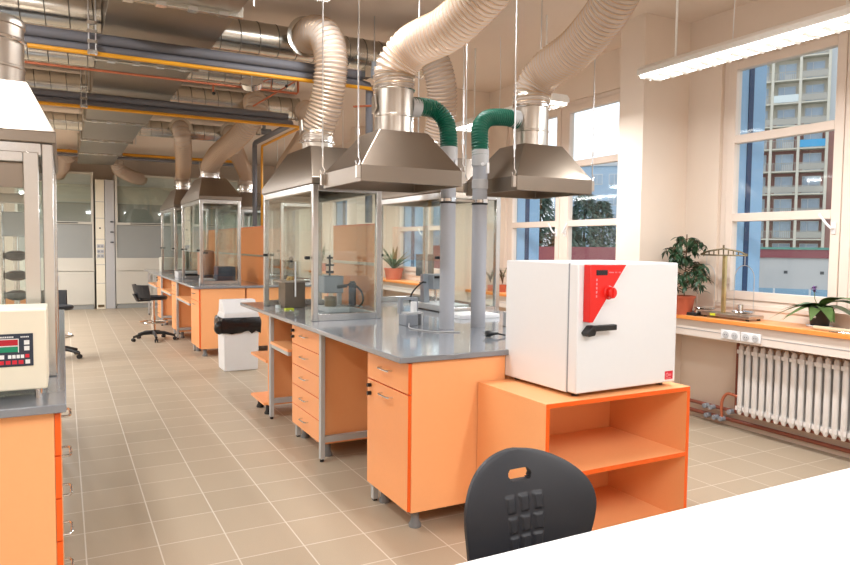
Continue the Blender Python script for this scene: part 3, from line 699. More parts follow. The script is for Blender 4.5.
# ------------------------------------------------------------------ drying oven on its shelf unit
t = thing('shelf_unit', (2.38, 2.7, 0), 'open orange shelf unit carrying the white oven', 'shelf')
x0, x1, y0, y1 = 1.905, 2.83, 2.41, 2.98
em = lambda n: 1 if n.y < -0.7 else 0
MB().box(x0, x1, y0, y1, 0.718, 0.74).build('top_board', [ORL, ORE], t, bevel=0.001, facemat=em)
MB().box(x0, x0 + 0.022, y0, y1, 0.0, 0.718).build('side_panel', [ORL, ORE], t, facemat=em)
MB().box(x1 - 0.022, x1, y0, y1, 0.0, 0.718).build('side_panel', [ORL, ORE], t, facemat=em)
MB().box(x0 + 0.022, x1 - 0.022, y0, y1 - 0.02, 0.38, 0.402).build('shelf', [ORL, ORE], t, facemat=em)
MB().box(x0 + 0.022, x1 - 0.022, y0, y1 - 0.02, 0.0, 0.05).build('shelf', [ORL, ORE], t, facemat=em)
MB().box(x0 + 0.022, x1 - 0.022, y1 - 0.02, y1, 0.0, 0.62).build('back_panel', ORL, t)
t = thing('drying_oven', (2.43, 2.75, 0.74), 'white drying oven with a red triangular control panel on the orange shelf unit', 'oven')
ox0, ox1, oy0, oy1, oz0, oz1 = 2.09, 2.768, 2.452, 3.005, 0.757, 1.375
MB().box(ox0, ox1, oy0 + 0.07, oy1, oz0, oz1).build('body', WHITE, t, bevel=0.006)
MB().box(ox0 + 0.004, ox1 - 0.004, oy0 + 0.062, oy0 + 0.071, oz0 + 0.004, oz1 - 0.004).build('seal', MGREY, t)
d = MB().box(ox0, ox1, oy0, oy0 + 0.062, oz0 + 0.004, oz1 - 0.002).build('door', WHITE, t, bevel=0.008, seg=3)
pf = oy0 - 0.045
MB().prism([(ox0 + 0.033, oz1 - 0.008), (ox0 + 0.262, oz1 - 0.008), (ox0 + 0.055, oz1 - 0.275), (ox0 + 0.033, oz1 - 0.275)], 'y', pf, oy0).build('control_panel', RED, d, bevel=0.003)
MB().box(ox0 + 0.068, ox0 + 0.138, pf - 0.0015, pf, oz1 - 0.056, oz1 - 0.032).build('display', DISPB, d)
b = MB()
for k in range(5): b.box(ox0 + 0.068, ox0 + 0.075, pf - 0.0015, pf, oz1 - 0.083 - k * 0.019, oz1 - 0.072 - k * 0.019)
for k in range(10):
    if k not in (4, 7): b.box(ox0 + 0.15 + k * 0.0075, ox0 + 0.154 + k * 0.0075, pf - 0.0012, pf, oz1 - 0.047, oz1 - 0.041)
b.build('marking', PINKT, d)
MB().lathe([(0.033, 0), (0.033, 0.006), (0.027, 0.012), (0.026, 0.03), (0.022, 0.034)], (ox0 + 0.150, pf + 0.004, oz1 - 0.138), 28, axis=(0, -1, 0)).box(ox0 + 0.146, ox0 + 0.154, pf - 0.034, pf - 0.028, oz1 - 0.162, oz1 - 0.114).build('knob', RED, d)
hd = MB().prism([(ox0 + 0.022, oz1 - 0.325), (ox0 + 0.055, oz1 - 0.292), (ox0 + 0.09, oz1 - 0.292), (ox0 + 0.072, oz1 - 0.338), (ox0 + 0.034, oz1 - 0.342)], 'y', oy0 - 0.045, oy0)
hd.box(ox0 + 0.06, ox0 + 0.205, oy0 - 0.05, oy0 - 0.026, oz1 - 0.317, oz1 - 0.290)
hd.build('handle', BLACK, d, bevel=0.004)
st = MB().box(ox1 - 0.078, ox1 - 0.02, oy0 - 0.0012, oy0, oz0 + 0.02, oz0 + 0.062).build('sticker', REDL, d)
b = MB().lathe([(0.011, 0), (0.011, 0.0006), (0.007, 0.0006), (0.007, 0)], (ox1 - 0.062, oy0 - 0.0012, oz0 + 0.043), 16, axis=(0, -1, 0))
for k in range(3): b.box(ox1 - 0.05 + k * 0.007, ox1 - 0.046 + k * 0.007, oy0 - 0.002, oy0 - 0.0012, oz0 + 0.036, oz0 + 0.048)
b.box(ox1 - 0.072, ox1 - 0.035, oy0 - 0.002, oy0 - 0.0012, oz0 + 0.025, oz0 + 0.028)
b.build('print', PINKT, st)
for fx in (ox0 + 0.05, ox1 - 0.05):
    for fy in (oy0 + 0.06, oy1 - 0.05): MB().cyl((fx, fy, 0.74), (fx, fy, oz0), 0.018, n=14).build('foot', BLACK, t)

t.rotation_euler = (0, 0, math.radians(2.0))
# ------------------------------------------------------------------ foreground table and chair
t = thing('table', (1.75, 0.62, 0), 'large white topped table cut by the bottom right picture edge', 'table')
MB().box(0.40, 3.3, 0.0, 1.245, 0.725, 0.755).build('tabletop', WHITEM, t, bevel=0.002)
for x in (0.46, 3.2):
    for y in (0.06, 1.14): MB().box(x, x + 0.04, y, y + 0.04, 0, 0.725).build('leg', GREYMET, t)
MB().box(0.5, 3.2, 1.15, 1.17, 0.66, 0.725).box(0.5, 3.2, 0.07, 0.09, 0.66, 0.725).build('rail', GREYMET, t)

def lab_chair():
    cx, cy = 1.30, 1.75
    t = thing('lab_chair', (cx, cy - 0.22, 0), 'black moulded lab chair with a slotted backrest behind the white table', 'chair')
    # backrest : curved shell with a hand slot, built on a grid
    W, Hh, zb = 0.27, 0.36, 0.42
    def outline(v):      # half width at height fraction v
        return W * (0.80 + 0.42 * v - 0.28 * v * v) * (1 - max(0, (v - 0.42) / 0.58) ** 2.6) ** 0.5 if v < 1 else 0.0
    NU, NV = 120, 100
    def inslot(x, z): return max(abs(x) - 0.027, 0) ** 2 + (z - (zb + Hh * 0.80)) ** 2 < 0.0175 ** 2
    def pad(x, z):       # raised 3x3 pattern
        for i in range(3):
            for j in range(3):
                px = (i - 1) * (0.046 + 0.004 * j) ; pz = zb + Hh * (0.22 + 0.175 * j)
                e = min(0.0185 + 0.06 * (z - pz) - abs(x - px), 0.027 - abs(z - pz))
                if e > 0: return min(1, e / 0.006)
        return 0
    bm = bmesh.new(); F = {}; B = {}
    for j in range(NV + 1):
        v = j / NV * 0.9985; w = outline(v); z = zb + Hh * v
        for i in range(NU + 1):
            x = (-1 + 2 * i / NU) * w
            curve = -0.085 * (x / W) ** 2 * (0.6 + 0.4 * v) + 0.07 * v - 0.03 * math.sin(PI * v)
            th = 0.026 * (1 - 0.5 * abs(x / max(w, 1e-4)) ** 6)
            F[i, j] = bm.verts.new((cx + x, cy + curve - th / 2 - 0.008 * pad(x, z), z))
            B[i, j] = bm.verts.new((cx + x, cy + curve + th / 2, z))
    hole = set()
    for j in range(NV):
        v = (j + 0.5) / NV; w = outline(v); z = zb + Hh * v
        for i in range(NU):
            x = (-1 + 2 * (i + 0.5) / NU) * w
            if inslot(x, z): hole.add((i, j))
    def cell(i, j): return 0 <= i < NU and 0 <= j < NV and (i, j) not in hole
    for j in range(NV):
        for i in range(NU):
            if not cell(i, j): continue
            bm.faces.new([F[i, j], F[i + 1, j], F[i + 1, j + 1], F[i, j + 1]]); bm.faces.new([B[i, j], B[i, j + 1], B[i + 1, j + 1], B[i + 1, j]])
            for di, dj, a, b in ((-1, 0, (i, j), (i, j + 1)), (1, 0, (i + 1, j), (i + 1, j + 1)), (0, -1, (i, j), (i + 1, j)), (0, 1, (i, j + 1), (i + 1, j + 1))):
                if not cell(i + di, j + dj): bm.faces.new([F[a], F[b], B[b], B[a]])
    m = MB(); m.bm.free(); m.bm = bm
    o = m.build('backrest', BLACKPU, t)
    MB().prism([(cy + 0.03, 0.60), (cy + 0.05, 0.60), (cy + 0.03, 0.42), (cy - 0.02, 0.39), (cy - 0.2, 0.39), (cy - 0.2, 0.37), (cy - 0.02, 0.365), (cy + 0.05, 0.41)], 'x', cx - 0.025, cx + 0.025).build('back_support', BLACK, t, bevel=0.003)
    MB().lathe([(0.05, 0), (0.2, 0.005), (0.21, 0.03), (0.2, 0.05), (0.12, 0.045), (0.01, 0.042)], (cx, cy - 0.24, 0.40), 32).build('seat', BLACKPU, t)
    MB().cyl((cx, cy - 0.24, 0.08), (cx, cy - 0.24, 0.40), 0.022, n=16).cyl((cx, cy - 0.24, 0.08), (cx, cy - 0.24, 0.25), 0.03, n=16).build('gas_column', CHROME, t)
    star_base(t, cx, cy - 0.24, 0.29)
def star_base(t, cx, cy, R, a0=0.3):
    for k in range(5):
        a = a0 + 2 * PI * k / 5; c, s = math.cos(a), math.sin(a)
        MB().tube([(cx + c * 0.02, cy + s * 0.02, 0.115), (cx + c * R * 0.5, cy + s * R * 0.5, 0.11), (cx + c * R, cy + s * R, 0.068)], [0.03, 0.024, 0.017], 8).build('base_arm', BLACK, t)
        w = MB()
        for off in (-0.016, 0.016): w.lathe([(0.005, -0.008), (0.026, -0.007), (0.026, 0.007), (0.005, 0.008)], (cx + c * R - s * off, cy + s * R + c * off, 0.026), 14, axis=(-s, c, 0))
        w.cyl((cx + c * R, cy + s * R, 0.03), (cx + c * R, cy + s * R, 0.075), 0.008, n=8)
        w.build('caster', BLACK, t)
    MB().cyl((cx, cy, 0.085), (cx, cy, 0.15), 0.038, n=16).build('hub', BLACK, t)
lab_chair()

def stool(label, cx, cy, rz):
    t = thing('lab_stool', (0, 0, 0), label, 'stool', 'black lab stools with foot rings')
    # low L shaped moulded seat, built facing -y
    m = MB()
    m.lathe([(0.04, 0.0), (0.19, 0.004), (0.205, 0.03), (0.19, 0.055), (0.1, 0.045), (0.01, 0.04)], (0, 0, 0.60), 28)
    m.build('seat', BLACKPU, t)
    bk = MB(); pts = []
    for k in range(13):
        a = -0.95 + 1.9 * k / 12; pts.append((0.22 * math.sin(a), 0.24 * math.cos(a) - 0.02))
    for (x, y), (x2, y2) in zip(pts, pts[1:]):
        bk.hexa([(x, y), (x2, y2), (x2 * 1.12, y2 * 1.12), (x * 1.12, y * 1.12)], 0.64, [(x * 1.1, y * 1.1 + 0.03), (x2 * 1.1, y2 * 1.1 + 0.03), (x2 * 1.2, y2 * 1.2 + 0.03), (x * 1.2, y * 1.2 + 0.03)], 0.83)
    bk.prism([(0.05, 0.585), (0.24, 0.585), (0.30, 0.70), (0.265, 0.70), (0.22, 0.605), (0.05, 0.605)], 'x', -0.03, 0.03)
    bk.build('backrest', BLACKPU, t)
    MB().cyl((0, 0, 0.12), (0, 0, 0.60), 0.022, n=14).cyl((0, 0, 0.12), (0, 0, 0.36), 0.032, n=14).build('gas_column', CHROME, t)
    r = MB().tube([(0.19 * math.cos(2 * PI * k / 28), 0.19 * math.sin(2 * PI * k / 28), 0.27) for k in range(29)], 0.011, 8, cap=False)
    for k in range(3): r.cyl((0.03 * math.cos(2.1 * k), 0.03 * math.sin(2.1 * k), 0.27), (0.18 * math.cos(2.1 * k), 0.18 * math.sin(2.1 * k), 0.27), 0.008, n=8)
    r.build('foot_ring', CHROME, t)
    star_base(t, 0, 0, 0.30)
    t.location = (cx, cy, 0); t.rotation_euler = (0, 0, rz)
    return t
s1 = stool('black lab stool with chrome foot ring in front of the far island', 1.16, 10.75, PI / 2 + 0.35)
dup(s1, (-0.10, 9.55, 0), 'black lab stool of which only a base arm shows beside the left hood', rz=0.4)

# ------------------------------------------------------------------ waste bin
t = thing('waste_bin', (1.78, 7.95, 0), 'white swing lid waste bin with a black bag, between the islands', 'bin')
bx0, bx1, by0, by1 = 1.57, 1.97, 7.75, 8.1
MB().frustum((bx0 + 0.01, bx1 - 0.01, by0 + 0.01, by1 - 0.01), 0, (bx0, bx1, by0, by1), 0.6).build('body', WHITE, t, bevel=0.01)
bag = MB(); P = []
N = 40
for k in range(N):
    a = 2 * PI * k / N; c, s = math.cos(a), math.sin(a); q = 1 / max(abs(c), abs(s)); 
    P.append(((bx0 + bx1) / 2 + c * q * 0.205 , (by0 + by1) / 2 + s * q * 0.18, c, s))
rings = []
for z, o in ((0.61, 0.0), (0.58, 0.012), (0.54, 0.02), (0.48, 0.016), (0.44, 0.004)):
    rings.append([bag._v((x + c * (o + rnd.uniform(0, 0.02)), y + s * (o + rnd.uniform(0, 0.02)), z + rnd.uniform(-0.02, 0.02) * (z < 0.6))) for x, y, c, s in P])
for a, b in zip(rings, rings[1:]):
    for k in range(N): bag._f([a[k], a[(k + 1) % N], b[(k + 1) % N], b[k]])
bag.ball((bx0 - 0.04, by0 + 0.02, 0.50), 0.07, (0.9, 0.6, 1.1), 2)
bag.build('bag', mat('black_bag_film', (22, 22, 24), 0.25, var=0.3, scale=25, bump=0.6), t)
MB().frustum((bx0 - 0.005, bx1 + 0.005, by0 - 0.005, by1 + 0.005), 0.60, (bx0 + 0.01, bx1 - 0.01, by0 + 0.0, by1 - 0.02), 0.66).hexa([(bx0 + 0.01, by0), (bx1 - 0.01, by0), (bx1 - 0.01, by1 - 0.02), (bx0 + 0.01, by1 - 0.02)], 0.66, [(bx0 + 0.01, by0 + 0.14), (bx1 - 0.01, by0 + 0.14), (bx1 - 0.01, by1 - 0.06), (bx0 + 0.01, by1 - 0.06)], 0.80).build('lid', WHITE, t, bevel=0.006)

# ------------------------------------------------------------------ control box on the left worktop
t = thing('control_box', (-0.22, 2.83, 0.9), 'cream control box with red and green displays on the left worktop', 'controller')
cy0 = 2.70
MB().box(-0.44, -0.056, cy0, cy0 + 0.27, 0.935, 1.213).build('case', CREAM, t, bevel=0.006)
pn = MB().box(-0.245, -0.098, cy0 - 0.004, cy0, 1.02, 1.132).build('keypad', PANELN, t)
MB().box(-0.198, -0.143, cy0 - 0.006, cy0 - 0.004, 1.093, 1.113).build('display', DISPR, pn)
MB().box(-0.198, -0.143, cy0 - 0.006, cy0 - 0.004, 1.070, 1.088).build('display', DISPG, pn)
b = MB()
for (zz, h) in ((1.083, 0.032),):
    for (a0, a1) in ((-0.2005, -0.198), (-0.143, -0.1405)): b.box(a0, a1, cy0 - 0.0055, cy0 - 0.004, 1.068, 1.115)
    b.box(-0.198, -0.143, cy0 - 0.0055, cy0 - 0.004, 1.089, 1.092).box(-0.198, -0.143, cy0 - 0.0055, cy0 - 0.004, 1.113, 1.1155)
for k in range(8):     # small maker's line along the top of the keypad
    b.box(-0.196 + k * 0.0052, -0.1925 + k * 0.0052, cy0 - 0.0055, cy0 - 0.004, 1.119, 1.124)
for k in range(5): b.box(-0.135 + k * 0.0052, -0.131 + k * 0.0052, cy0 - 0.0055, cy0 - 0.004, 1.119, 1.123)
for x in (-0.125,):
    for z in (1.094, 1.074): b.box(x, x + 0.016, cy0 - 0.0055, cy0 - 0.004, z, z + 0.015)
for k in range(4): b.box(-0.173 + k * 0.0125, -0.163 + k * 0.0125, cy0 - 0.0055, cy0 - 0.004, 1.048, 1.060)
b.box(-0.199, -0.184, cy0 - 0.0055, cy0 - 0.004, 1.047, 1.061).box(-0.122, -0.108, cy0 - 0.0055, cy0 - 0.004, 1.028, 1.042)
b.build('key', TEXTW, pn)
b = MB()
for k in range(4): b.box(-0.199 + k * 0.019, -0.185 + k * 0.019, cy0 - 0.0055, cy0 - 0.004, 1.028, 1.041)
b.box(-0.122, -0.11, cy0 - 0.0055, cy0 - 0.004, 1.049, 1.061)
b.build('key', REDL, pn)
for fx in (-0.40, -0.085):
    for fy in (cy0 + 0.03, cy0 + 0.23): MB().cyl((fx, fy, 0.9), (fx, fy, 0.935), 0.012, n=14).build('foot', CHROME, t)
# things behind the left hood's glass
t = thing('test_apparatus', (-0.2, 3.6, 0.9), 'shiny steel testing apparatus with black clamps inside the left glass hood', 'apparatus')
MB().box(-0.33, -0.10, 3.4, 3.75, 0.9, 1.02).build('base', STEEL, t, bevel=0.004)
for cx_ in (-0.245, -0.13): MB().cyl((cx_, 3.6, 1.02), (cx_, 3.6, 1.62), 0.011, n=12).build('column', CHROME, t)
MB().box(-0.30, -0.09, 3.55, 3.65, 1.62, 1.66).build('crosshead', STEEL, t, bevel=0.004)
MB().box(-0.24, -0.135, 3.56, 3.64, 1.47, 1.58).build('load_cell', LGREY, t, bevel=0.006)
for z in (1.10, 1.18, 1.27, 1.36): MB().lathe([(0.02, 0), (0.045, 0.01), (0.045, 0.035), (0.02, 0.045)], (-0.19, 3.6, z), 20).build('disc', BLACK, t)
MB().cyl((-0.19, 3.6, 1.02), (-0.19, 3.6, 1.47), 0.012, n=12).build('plunger', CHROME, t)
tag(MB().box(-0.5, -0.15, 4.0, 4.3, 0.9, 1.16).build('instrument_case', ORF, bevel=0.006), 'orange instrument case at the back of the left glass hood', 'instrument')
tag(MB().box(-0.20, -0.07, 3.22, 3.34, 0.9, 0.985).build('power_block', LGREY, bevel=0.005), 'light grey power block just behind the cream control box', 'power supply')

# ------------------------------------------------------------------ apparatus on the near island
t = thing('distillation_bath', (1.74, 5.80, 0.9), 'square steel heating bath with a white thermometer in the left glass hood', 'heating bath')
MB().box(1.66, 1.84, 5.66, 5.86, 0.9, 1.12).build('tank', STEELH, t, bevel=0.004)
MB().box(1.62, 1.87, 5.63, 5.89, 1.12, 1.135).build('lid', STEEL, t)
MB().cyl((1.74, 5.76, 1.135), (1.74, 5.76, 1.165), 0.03, n=16).cyl((1.70, 5.70, 1.135), (1.70, 5.70, 1.155), 0.015, n=12).build('port', BRASS, t)
MB().ball((1.72, 5.68, 1.32), 0.022).cyl((1.72, 5.68, 1.29), (1.72, 5.68, 1.3), 0.014, n=10).build('knob', BLACK, t)
MB().cyl((1.74, 5.62, 1.0), (1.74, 5.62, 1.30), 0.007, n=10).build('thermometer', TEXTW, t)
t = thing('bottle', (1.60, 5.70, 0.9), 'small glass bottle beside the steel heating bath', 'bottle')
MB().lathe([(0.025, 0), (0.026, 0.05), (0.01, 0.065), (0.01, 0.085)], (1.60, 5.66, 0.9), 16).build('body', GLASS, t)
MB().lathe([(0.023, 0.002), (0.023, 0.03)], (1.60, 5.66, 0.9), 16).build('contents', TEXTW, t)
tag(MB().box(1.62, 1.69, 5.50, 5.55, 0.9, 0.912).build('label_card', LIME), 'lime yellow card lying in front of the steel heating bath', 'card')
for k, (x, y, s_) in enumerate(((1.56, 5.42, 0.018), (1.60, 5.30, 0.014), (1.63, 5.22, 0.016), (1.58, 5.12, 0.012), (1.66, 5.36, 0.013))):
    tag(MB().lathe([(s_ * 0.9, 0), (s_, 0.01), (s_ * 0.8, 0.022), (s_ * 0.7, 0.022), (s_ * 0.85, 0.008), (0.001, 0.005)], (x, y, 0.9), 14).build('glass_cup', GLASS), 'tiny clear glass cup scattered on the worktop by the lime card', 'glass cup', 'small glass cups')
t = thing('viscometer', (1.96, 5.30, 0.9), 'light grey instrument head on a stand with a looping black cable in the left hood', 'instrument')
MB().box(1.86, 2.1, 5.14, 5.42, 0.9, 0.94).build('base', LGREY, t, bevel=0.006)
MB().cyl((1.93, 5.28, 0.94), (1.93, 5.28, 1.02), 0.05, n=20).build('dish', BRASSD, t)
MB().prism([(5.36, 0.94), (5.40, 0.94), (5.41, 1.18), (5.38, 1.18)], 'x', 2.03, 2.06).build('stand', LGREY, t)
h = MB().box(1.86, 2.03, 5.24, 5.38, 1.05, 1.19).build('head', MGREY, t, bevel=0.008)
MB().cyl((1.93, 5.3, 1.19), (1.93, 5.3, 1.36), 0.008, n=10).box(1.895, 1.965, 5.29, 5.31, 1.27, 1.285).box(1.91, 1.95, 5.28, 5.32, 1.33, 1.345).box(1.90, 1.96, 5.285, 5.315, 1.21, 1.23).build('clamp', BLACK, t)
MB().tube(smooth_path([(2.0, 5.23, 1.10), (2.09, 5.2, 1.12), (2.17, 5.2, 1.06), (2.18, 5.2, 0.97), (2.12, 5.22, 0.92), (2.06, 5.25, 0.915)], 8), 0.008, 8).cyl((1.97, 5.235, 1.10), (2.05, 5.22, 1.11), 0.014, n=10).build('cable', BLACK, t)
t = thing('cylinder_holder', (2.26, 5.62, 0.9), 'dark blue cylindrical holder standing by the partition in the left hood', 'holder')
MB().cyl((2.25, 5.6, 0.91), (2.25, 5.6, 1.11), 0.033, n=20).build('tube', NAVY, t)
MB().box(2.2, 2.32, 5.53, 5.67, 0.9, 0.91).build('base', WHITE, t)
MB().cyl((2.25, 5.6, 1.11), (2.25, 5.6, 1.125), 0.022, n=16).build('cap', BLACK, t)
# outside the hood, between it and the pipes
t = thing('clamp_device', (2.1, 4.2, 0.9), 'small grey clamping device with a white knob left of the grey pipes', 'instrument')
MB().box(2.04, 2.13, 4.1, 4.22, 0.9, 0.975).build('base', MGREY, t, bevel=0.004)
MB().box(2.05, 2.18, 4.12, 4.2, 0.975, 0.99).box(2.165, 2.18, 4.12, 4.2, 0.9, 0.985).build('plate', LGREY, t, bevel=0.002)
MB().box(2.04, 2.065, 4.2, 4.24, 0.975, 1.07).box(2.15, 2.18, 4.2, 4.24, 0.975, 1.07).box(2.04, 2.18, 4.2, 4.235, 1.07, 1.085).build('yoke', MGREY, t)
MB().cyl((2.12, 4.15, 0.99), (2.12, 4.15, 1.06), 0.022, n=16).build('knob', TEXTW, t)
pipe('thin white cable trailing from the grey clamp device over the worktop', smooth_path([(2.05, 4.08, 0.92), (2.0, 3.95, 0.905), (2.06, 3.75, 0.904), (2.14, 3.7, 0.904), (2.2, 3.66, 0.904)], 8), 0.004, LGREY, cat='cable', name='cable', n=6)
t = thing('penetrometer', (2.8, 5.1, 0.9), 'grey boxy instrument on a silver plate behind the grey pipes', 'instrument')
MB().box(2.72, 3.0, 4.85, 5.3, 0.905, 0.955).build('base', LGREY, t, bevel=0.004)
MB().box(2.70, 3.02, 4.82, 5.33, 0.9, 0.905).build('tray', BLACK, t)
MB().prism([(5.16, 0.955), (5.24, 0.955), (5.24, 1.2), (5.19, 1.2)], 'x', 2.74, 2.79).build('stand', MGREY, t)
MB().box(2.79, 2.92, 5.1, 5.24, 1.07, 1.20).build('head', MGREY, t, bevel=0.006)
MB().box(2.80, 2.90, 5.095, 5.099, 1.165, 1.185).build('vent', BLACK, t)
MB().cyl((2.85, 5.16, 0.955), (2.85, 5.16, 1.07), 0.012, n=10).build('plunger', CHROME, t)
MB().tube(smooth_path([(2.74, 5.14, 1.13), (2.68, 5.1, 1.13), (2.6, 5.1, 1.06), (2.58, 5.12, 0.98), (2.62, 5.14, 0.92)], 8), 0.007, 8).build('cable', BLACK, t)
tag(MB().box(2.66, 2.72, 3.72, 3.86, 0.9, 1.0).build('power_block', LGREY, bevel=0.004), 'light grey power block standing on the worktop left of the white oven', 'power supply')
tag(MB().box(2.6, 2.95, 4.32, 4.58, 0.9, 0.93).build('paper_tray', WHITE, bevel=0.003), 'low white tray lying on the worktop behind the right grey pipe', 'tray')
t = thing('power_plug', (2.25, 3.40, 0.9), 'black mains plug lying on the worktop left of the white oven', 'plug')
MB().lathe([(0.016, 0), (0.02, 0.01), (0.02, 0.03), (0.009, 0.05), (0.007, 0.08)], (2.235, 3.42, 0.921), 14, axis=(0.95, -0.25, 0.0)).build('plug', BLACK, t)
MB().tube(smooth_path([(2.31, 3.40, 0.92), (2.36, 3.38, 0.91), (2.45, 3.36, 0.905), (2.6, 3.3, 0.905)], 8), 0.005, 8).build('cable', BLACK, t)
MB().cyl((2.235, 3.42, 0.927), (2.215, 3.425, 0.927), 0.003, n=8).cyl((2.235, 3.415, 0.914), (2.215, 3.42, 0.914), 0.003, n=8).build('pin', CHROME, t)

# ------------------------------------------------------------------ apparatus on the far island
t = thing('metal_drum', (1.8, 9.7, 0.9), 'dull metal drum in the nearest hood of the far island', 'drum')
MB().lathe([(0.1, 0), (0.115, 0.01), (0.115, 0.33), (0.1, 0.34), (0.02, 0.35)], (1.76, 9.85, 1.0), 24).build('drum', RUST, t)
MB().lathe([(0.10, 0), (0.09, 0.1)], (1.76, 9.85, 0.9), 16).build('stand', DARK, t)
tag(MB().box(1.82, 2.06, 9.36, 9.6, 0.9, 1.13).build('instrument_case', NAVY, bevel=0.006), 'dark blue instrument case in the nearest far island hood', 'instrument')
t = thing('bottle', (2.02, 9.9, 0.9), 'white capped bottle behind the dark blue instrument case', 'bottle')
MB().lathe([(0.035, 0), (0.037, 0.09), (0.014, 0.13), (0.014, 0.16)], (2.03, 9.78, 0.9), 16).build('body', TEXTW, t)
MB().cyl((2.03, 9.78, 1.06), (2.03, 9.78, 1.085), 0.017, n=12).build('cap', BLACK, t)
t = thing('test_apparatus', (1.7, 9.45, 0.9), 'low silver apparatus with a clamp rod at the front of the nearest far island hood', 'apparatus')
MB().box(1.62, 1.78, 9.3, 9.6, 0.9, 0.97).build('base', LGREY, t, bevel=0.004)
MB().cyl((1.66, 9.5, 0.97), (1.66, 9.5, 1.5), 0.008, n=10).build('rod', CHROME, t)
MB().box(1.63, 1.72, 9.48, 9.52, 1.3, 1.33).build('clamp', BLACK, t)
tag(MB().box(1.60, 1.86, 13.4, 13.75, 0.9, 1.17).build('instrument_case', FUME, bevel=0.008), 'pale grey boxy instrument at the far left end of the far island', 'instrument')
t = thing('analyser', (1.75, 11.2, 0.9), 'low grey analyser with a dark front between the two hoods of the far island', 'instrument')
MB().box(1.55, 1.95, 11.0, 11.35, 0.9, 1.0).build('case', LGREY, t, bevel=0.006)
MB().box(1.60, 1.9, 10.994, 10.999, 0.92, 0.97).build('front_panel', BLACK, t)

# ------------------------------------------------------------------ window benches
def window_bench(y0, y1, label, lab2, sock=None):
    t = thing('window_bench', (4.63, (y0 + y1) / 2, 0.74), label, 'window bench', 'orange window benches')
    MB().box(4.47, 4.797, y0, y1, 0.868, 0.9).build('top', [WOOD, WOODE], t, bevel=0.003, facemat=lambda n: 1 if n.x < -0.7 else 0)
    MB().box(4.50, 4.53, y0, y1, 0.735, 0.868).build('trunking', TRUNK, t, bevel=0.004)
    MB().box(4.497, 4.5, y0, y1, 0.79, 0.793).build('trunking_joint', MGREY, t)
    MB().box(4.53, 4.797, y0 + 0.01, y0 + 0.04, 0.74, 0.868).box(4.53, 4.797, y1 - 0.04, y1 - 0.01, 0.74, 0.868).build('bracket', GREYMET, t)
    for a in (sock or []):
        s_ = MB().box(4.488, 4.5, a, a + 0.165, 0.753, 0.823).build('socket', WHITE, t, bevel=0.004)
        for dy in (0.042, 0.12):
            oo = MB().lathe([(0.027, 0.0002), (0.027, 0.003), (0.024, 0.004), (0.001, 0.0035)], (4.488, a + dy, 0.787), 20, axis=(-1, 0, 0)).build('outlet', LGREY, s_)
            for hy in (-0.009, 0.009): MB().cyl((4.485, a + dy + hy, 0.787), (4.4835, a + dy + hy, 0.787), 0.0035, n=8).build('hole', BLACK, t)
    return t
window_bench(1.34, 4.19, 'orange topped window bench with sockets, right of the white oven', '', sock=(3.21, 3.385))
window_bench(4.49, 7.32, 'orange topped window bench behind the white oven, beyond the first pillar', '')
window_bench(7.61, 10.44, 'orange topped window bench carrying the potted agave', '')
window_bench(10.73, 13.54, 'orange topped window bench before the fourth window, far down the room', '')
window_bench(13.83, 16.9, 'orange topped window bench in the far corner of the room', '')
window_bench(-2.1, 1.05, 'orange topped window bench at the near right, outside the picture', '')
tag(MB().box(4.50, 4.79, 4.165, 4.19, 0.9, 1.0).build('upstand', WOODE), 'short orange upstand at the end of the window bench behind the ficus pot', 'upstand')

# radiator
t = thing('radiator', (4.70, 2.7, 0.14), 'white column radiator under the near window bench', 'radiator')
for k in range(20):
    y = 3.49 - k * 0.062
    s_ = MB()
    for x in (4.66, 4.735):
        s_.tube([(x, y, 0.15), (x, y, 0.175), (x, y, 0.68), (x, y, 0.70)], [0.012, 0.021, 0.021, 0.012], 12)
    s_.box(4.66, 4.735, y - 0.008, y + 0.008, 0.165, 0.685)
    s_.box(4.64, 4.755, y - 0.026, y + 0.026, 0.185, 0.215).box(4.64, 4.755, y - 0.026, y + 0.026, 0.63, 0.66)
    s_.build('column', RADI, t)
# heating pipes on the wall
PG = 'brown heating pipes along the window wall'
pipe('upper brown heating pipe low on the window wall', [(4.765, 0.6, 0.135), (4.765, 4.12, 0.135)], 0.016, BROWNP, group=PG, name='heating_pipe')
pipe('lower brown heating pipe low on the window wall', [(4.765, 0.6, 0.06), (4.765, 4.12, 0.06)], 0.016, BROWNP, group=PG, name='heating_pipe')
t = thing('riser_pipe', (4.74, 3.58, 0.06), 'vertical copper riser with bent branch and valves at the radiator end', 'pipe')
MB().tube([(4.735, 3.58, 0.14), (4.735, 3.58, 0.86)], 0.012, 10).build('riser', BROWNP, t)
MB().tube(smooth_path([(4.725, 3.70, 0.07), (4.72, 3.70, 0.2), (4.72, 3.66, 0.27), (4.715, 3.6, 0.28), (4.71, 3.53, 0.27)], 6), 0.012, 10).build('branch', COPPER, t)
for y, z in ((3.86, 0.135), (3.80, 0.135), (3.70, 0.06), (3.62, 0.135), (3.76, 0.06), (3.84, 0.06)):
    MB().cyl((4.75, y, z), (4.70, y, z), 0.02, n=12).build('valve', MGREY, t)

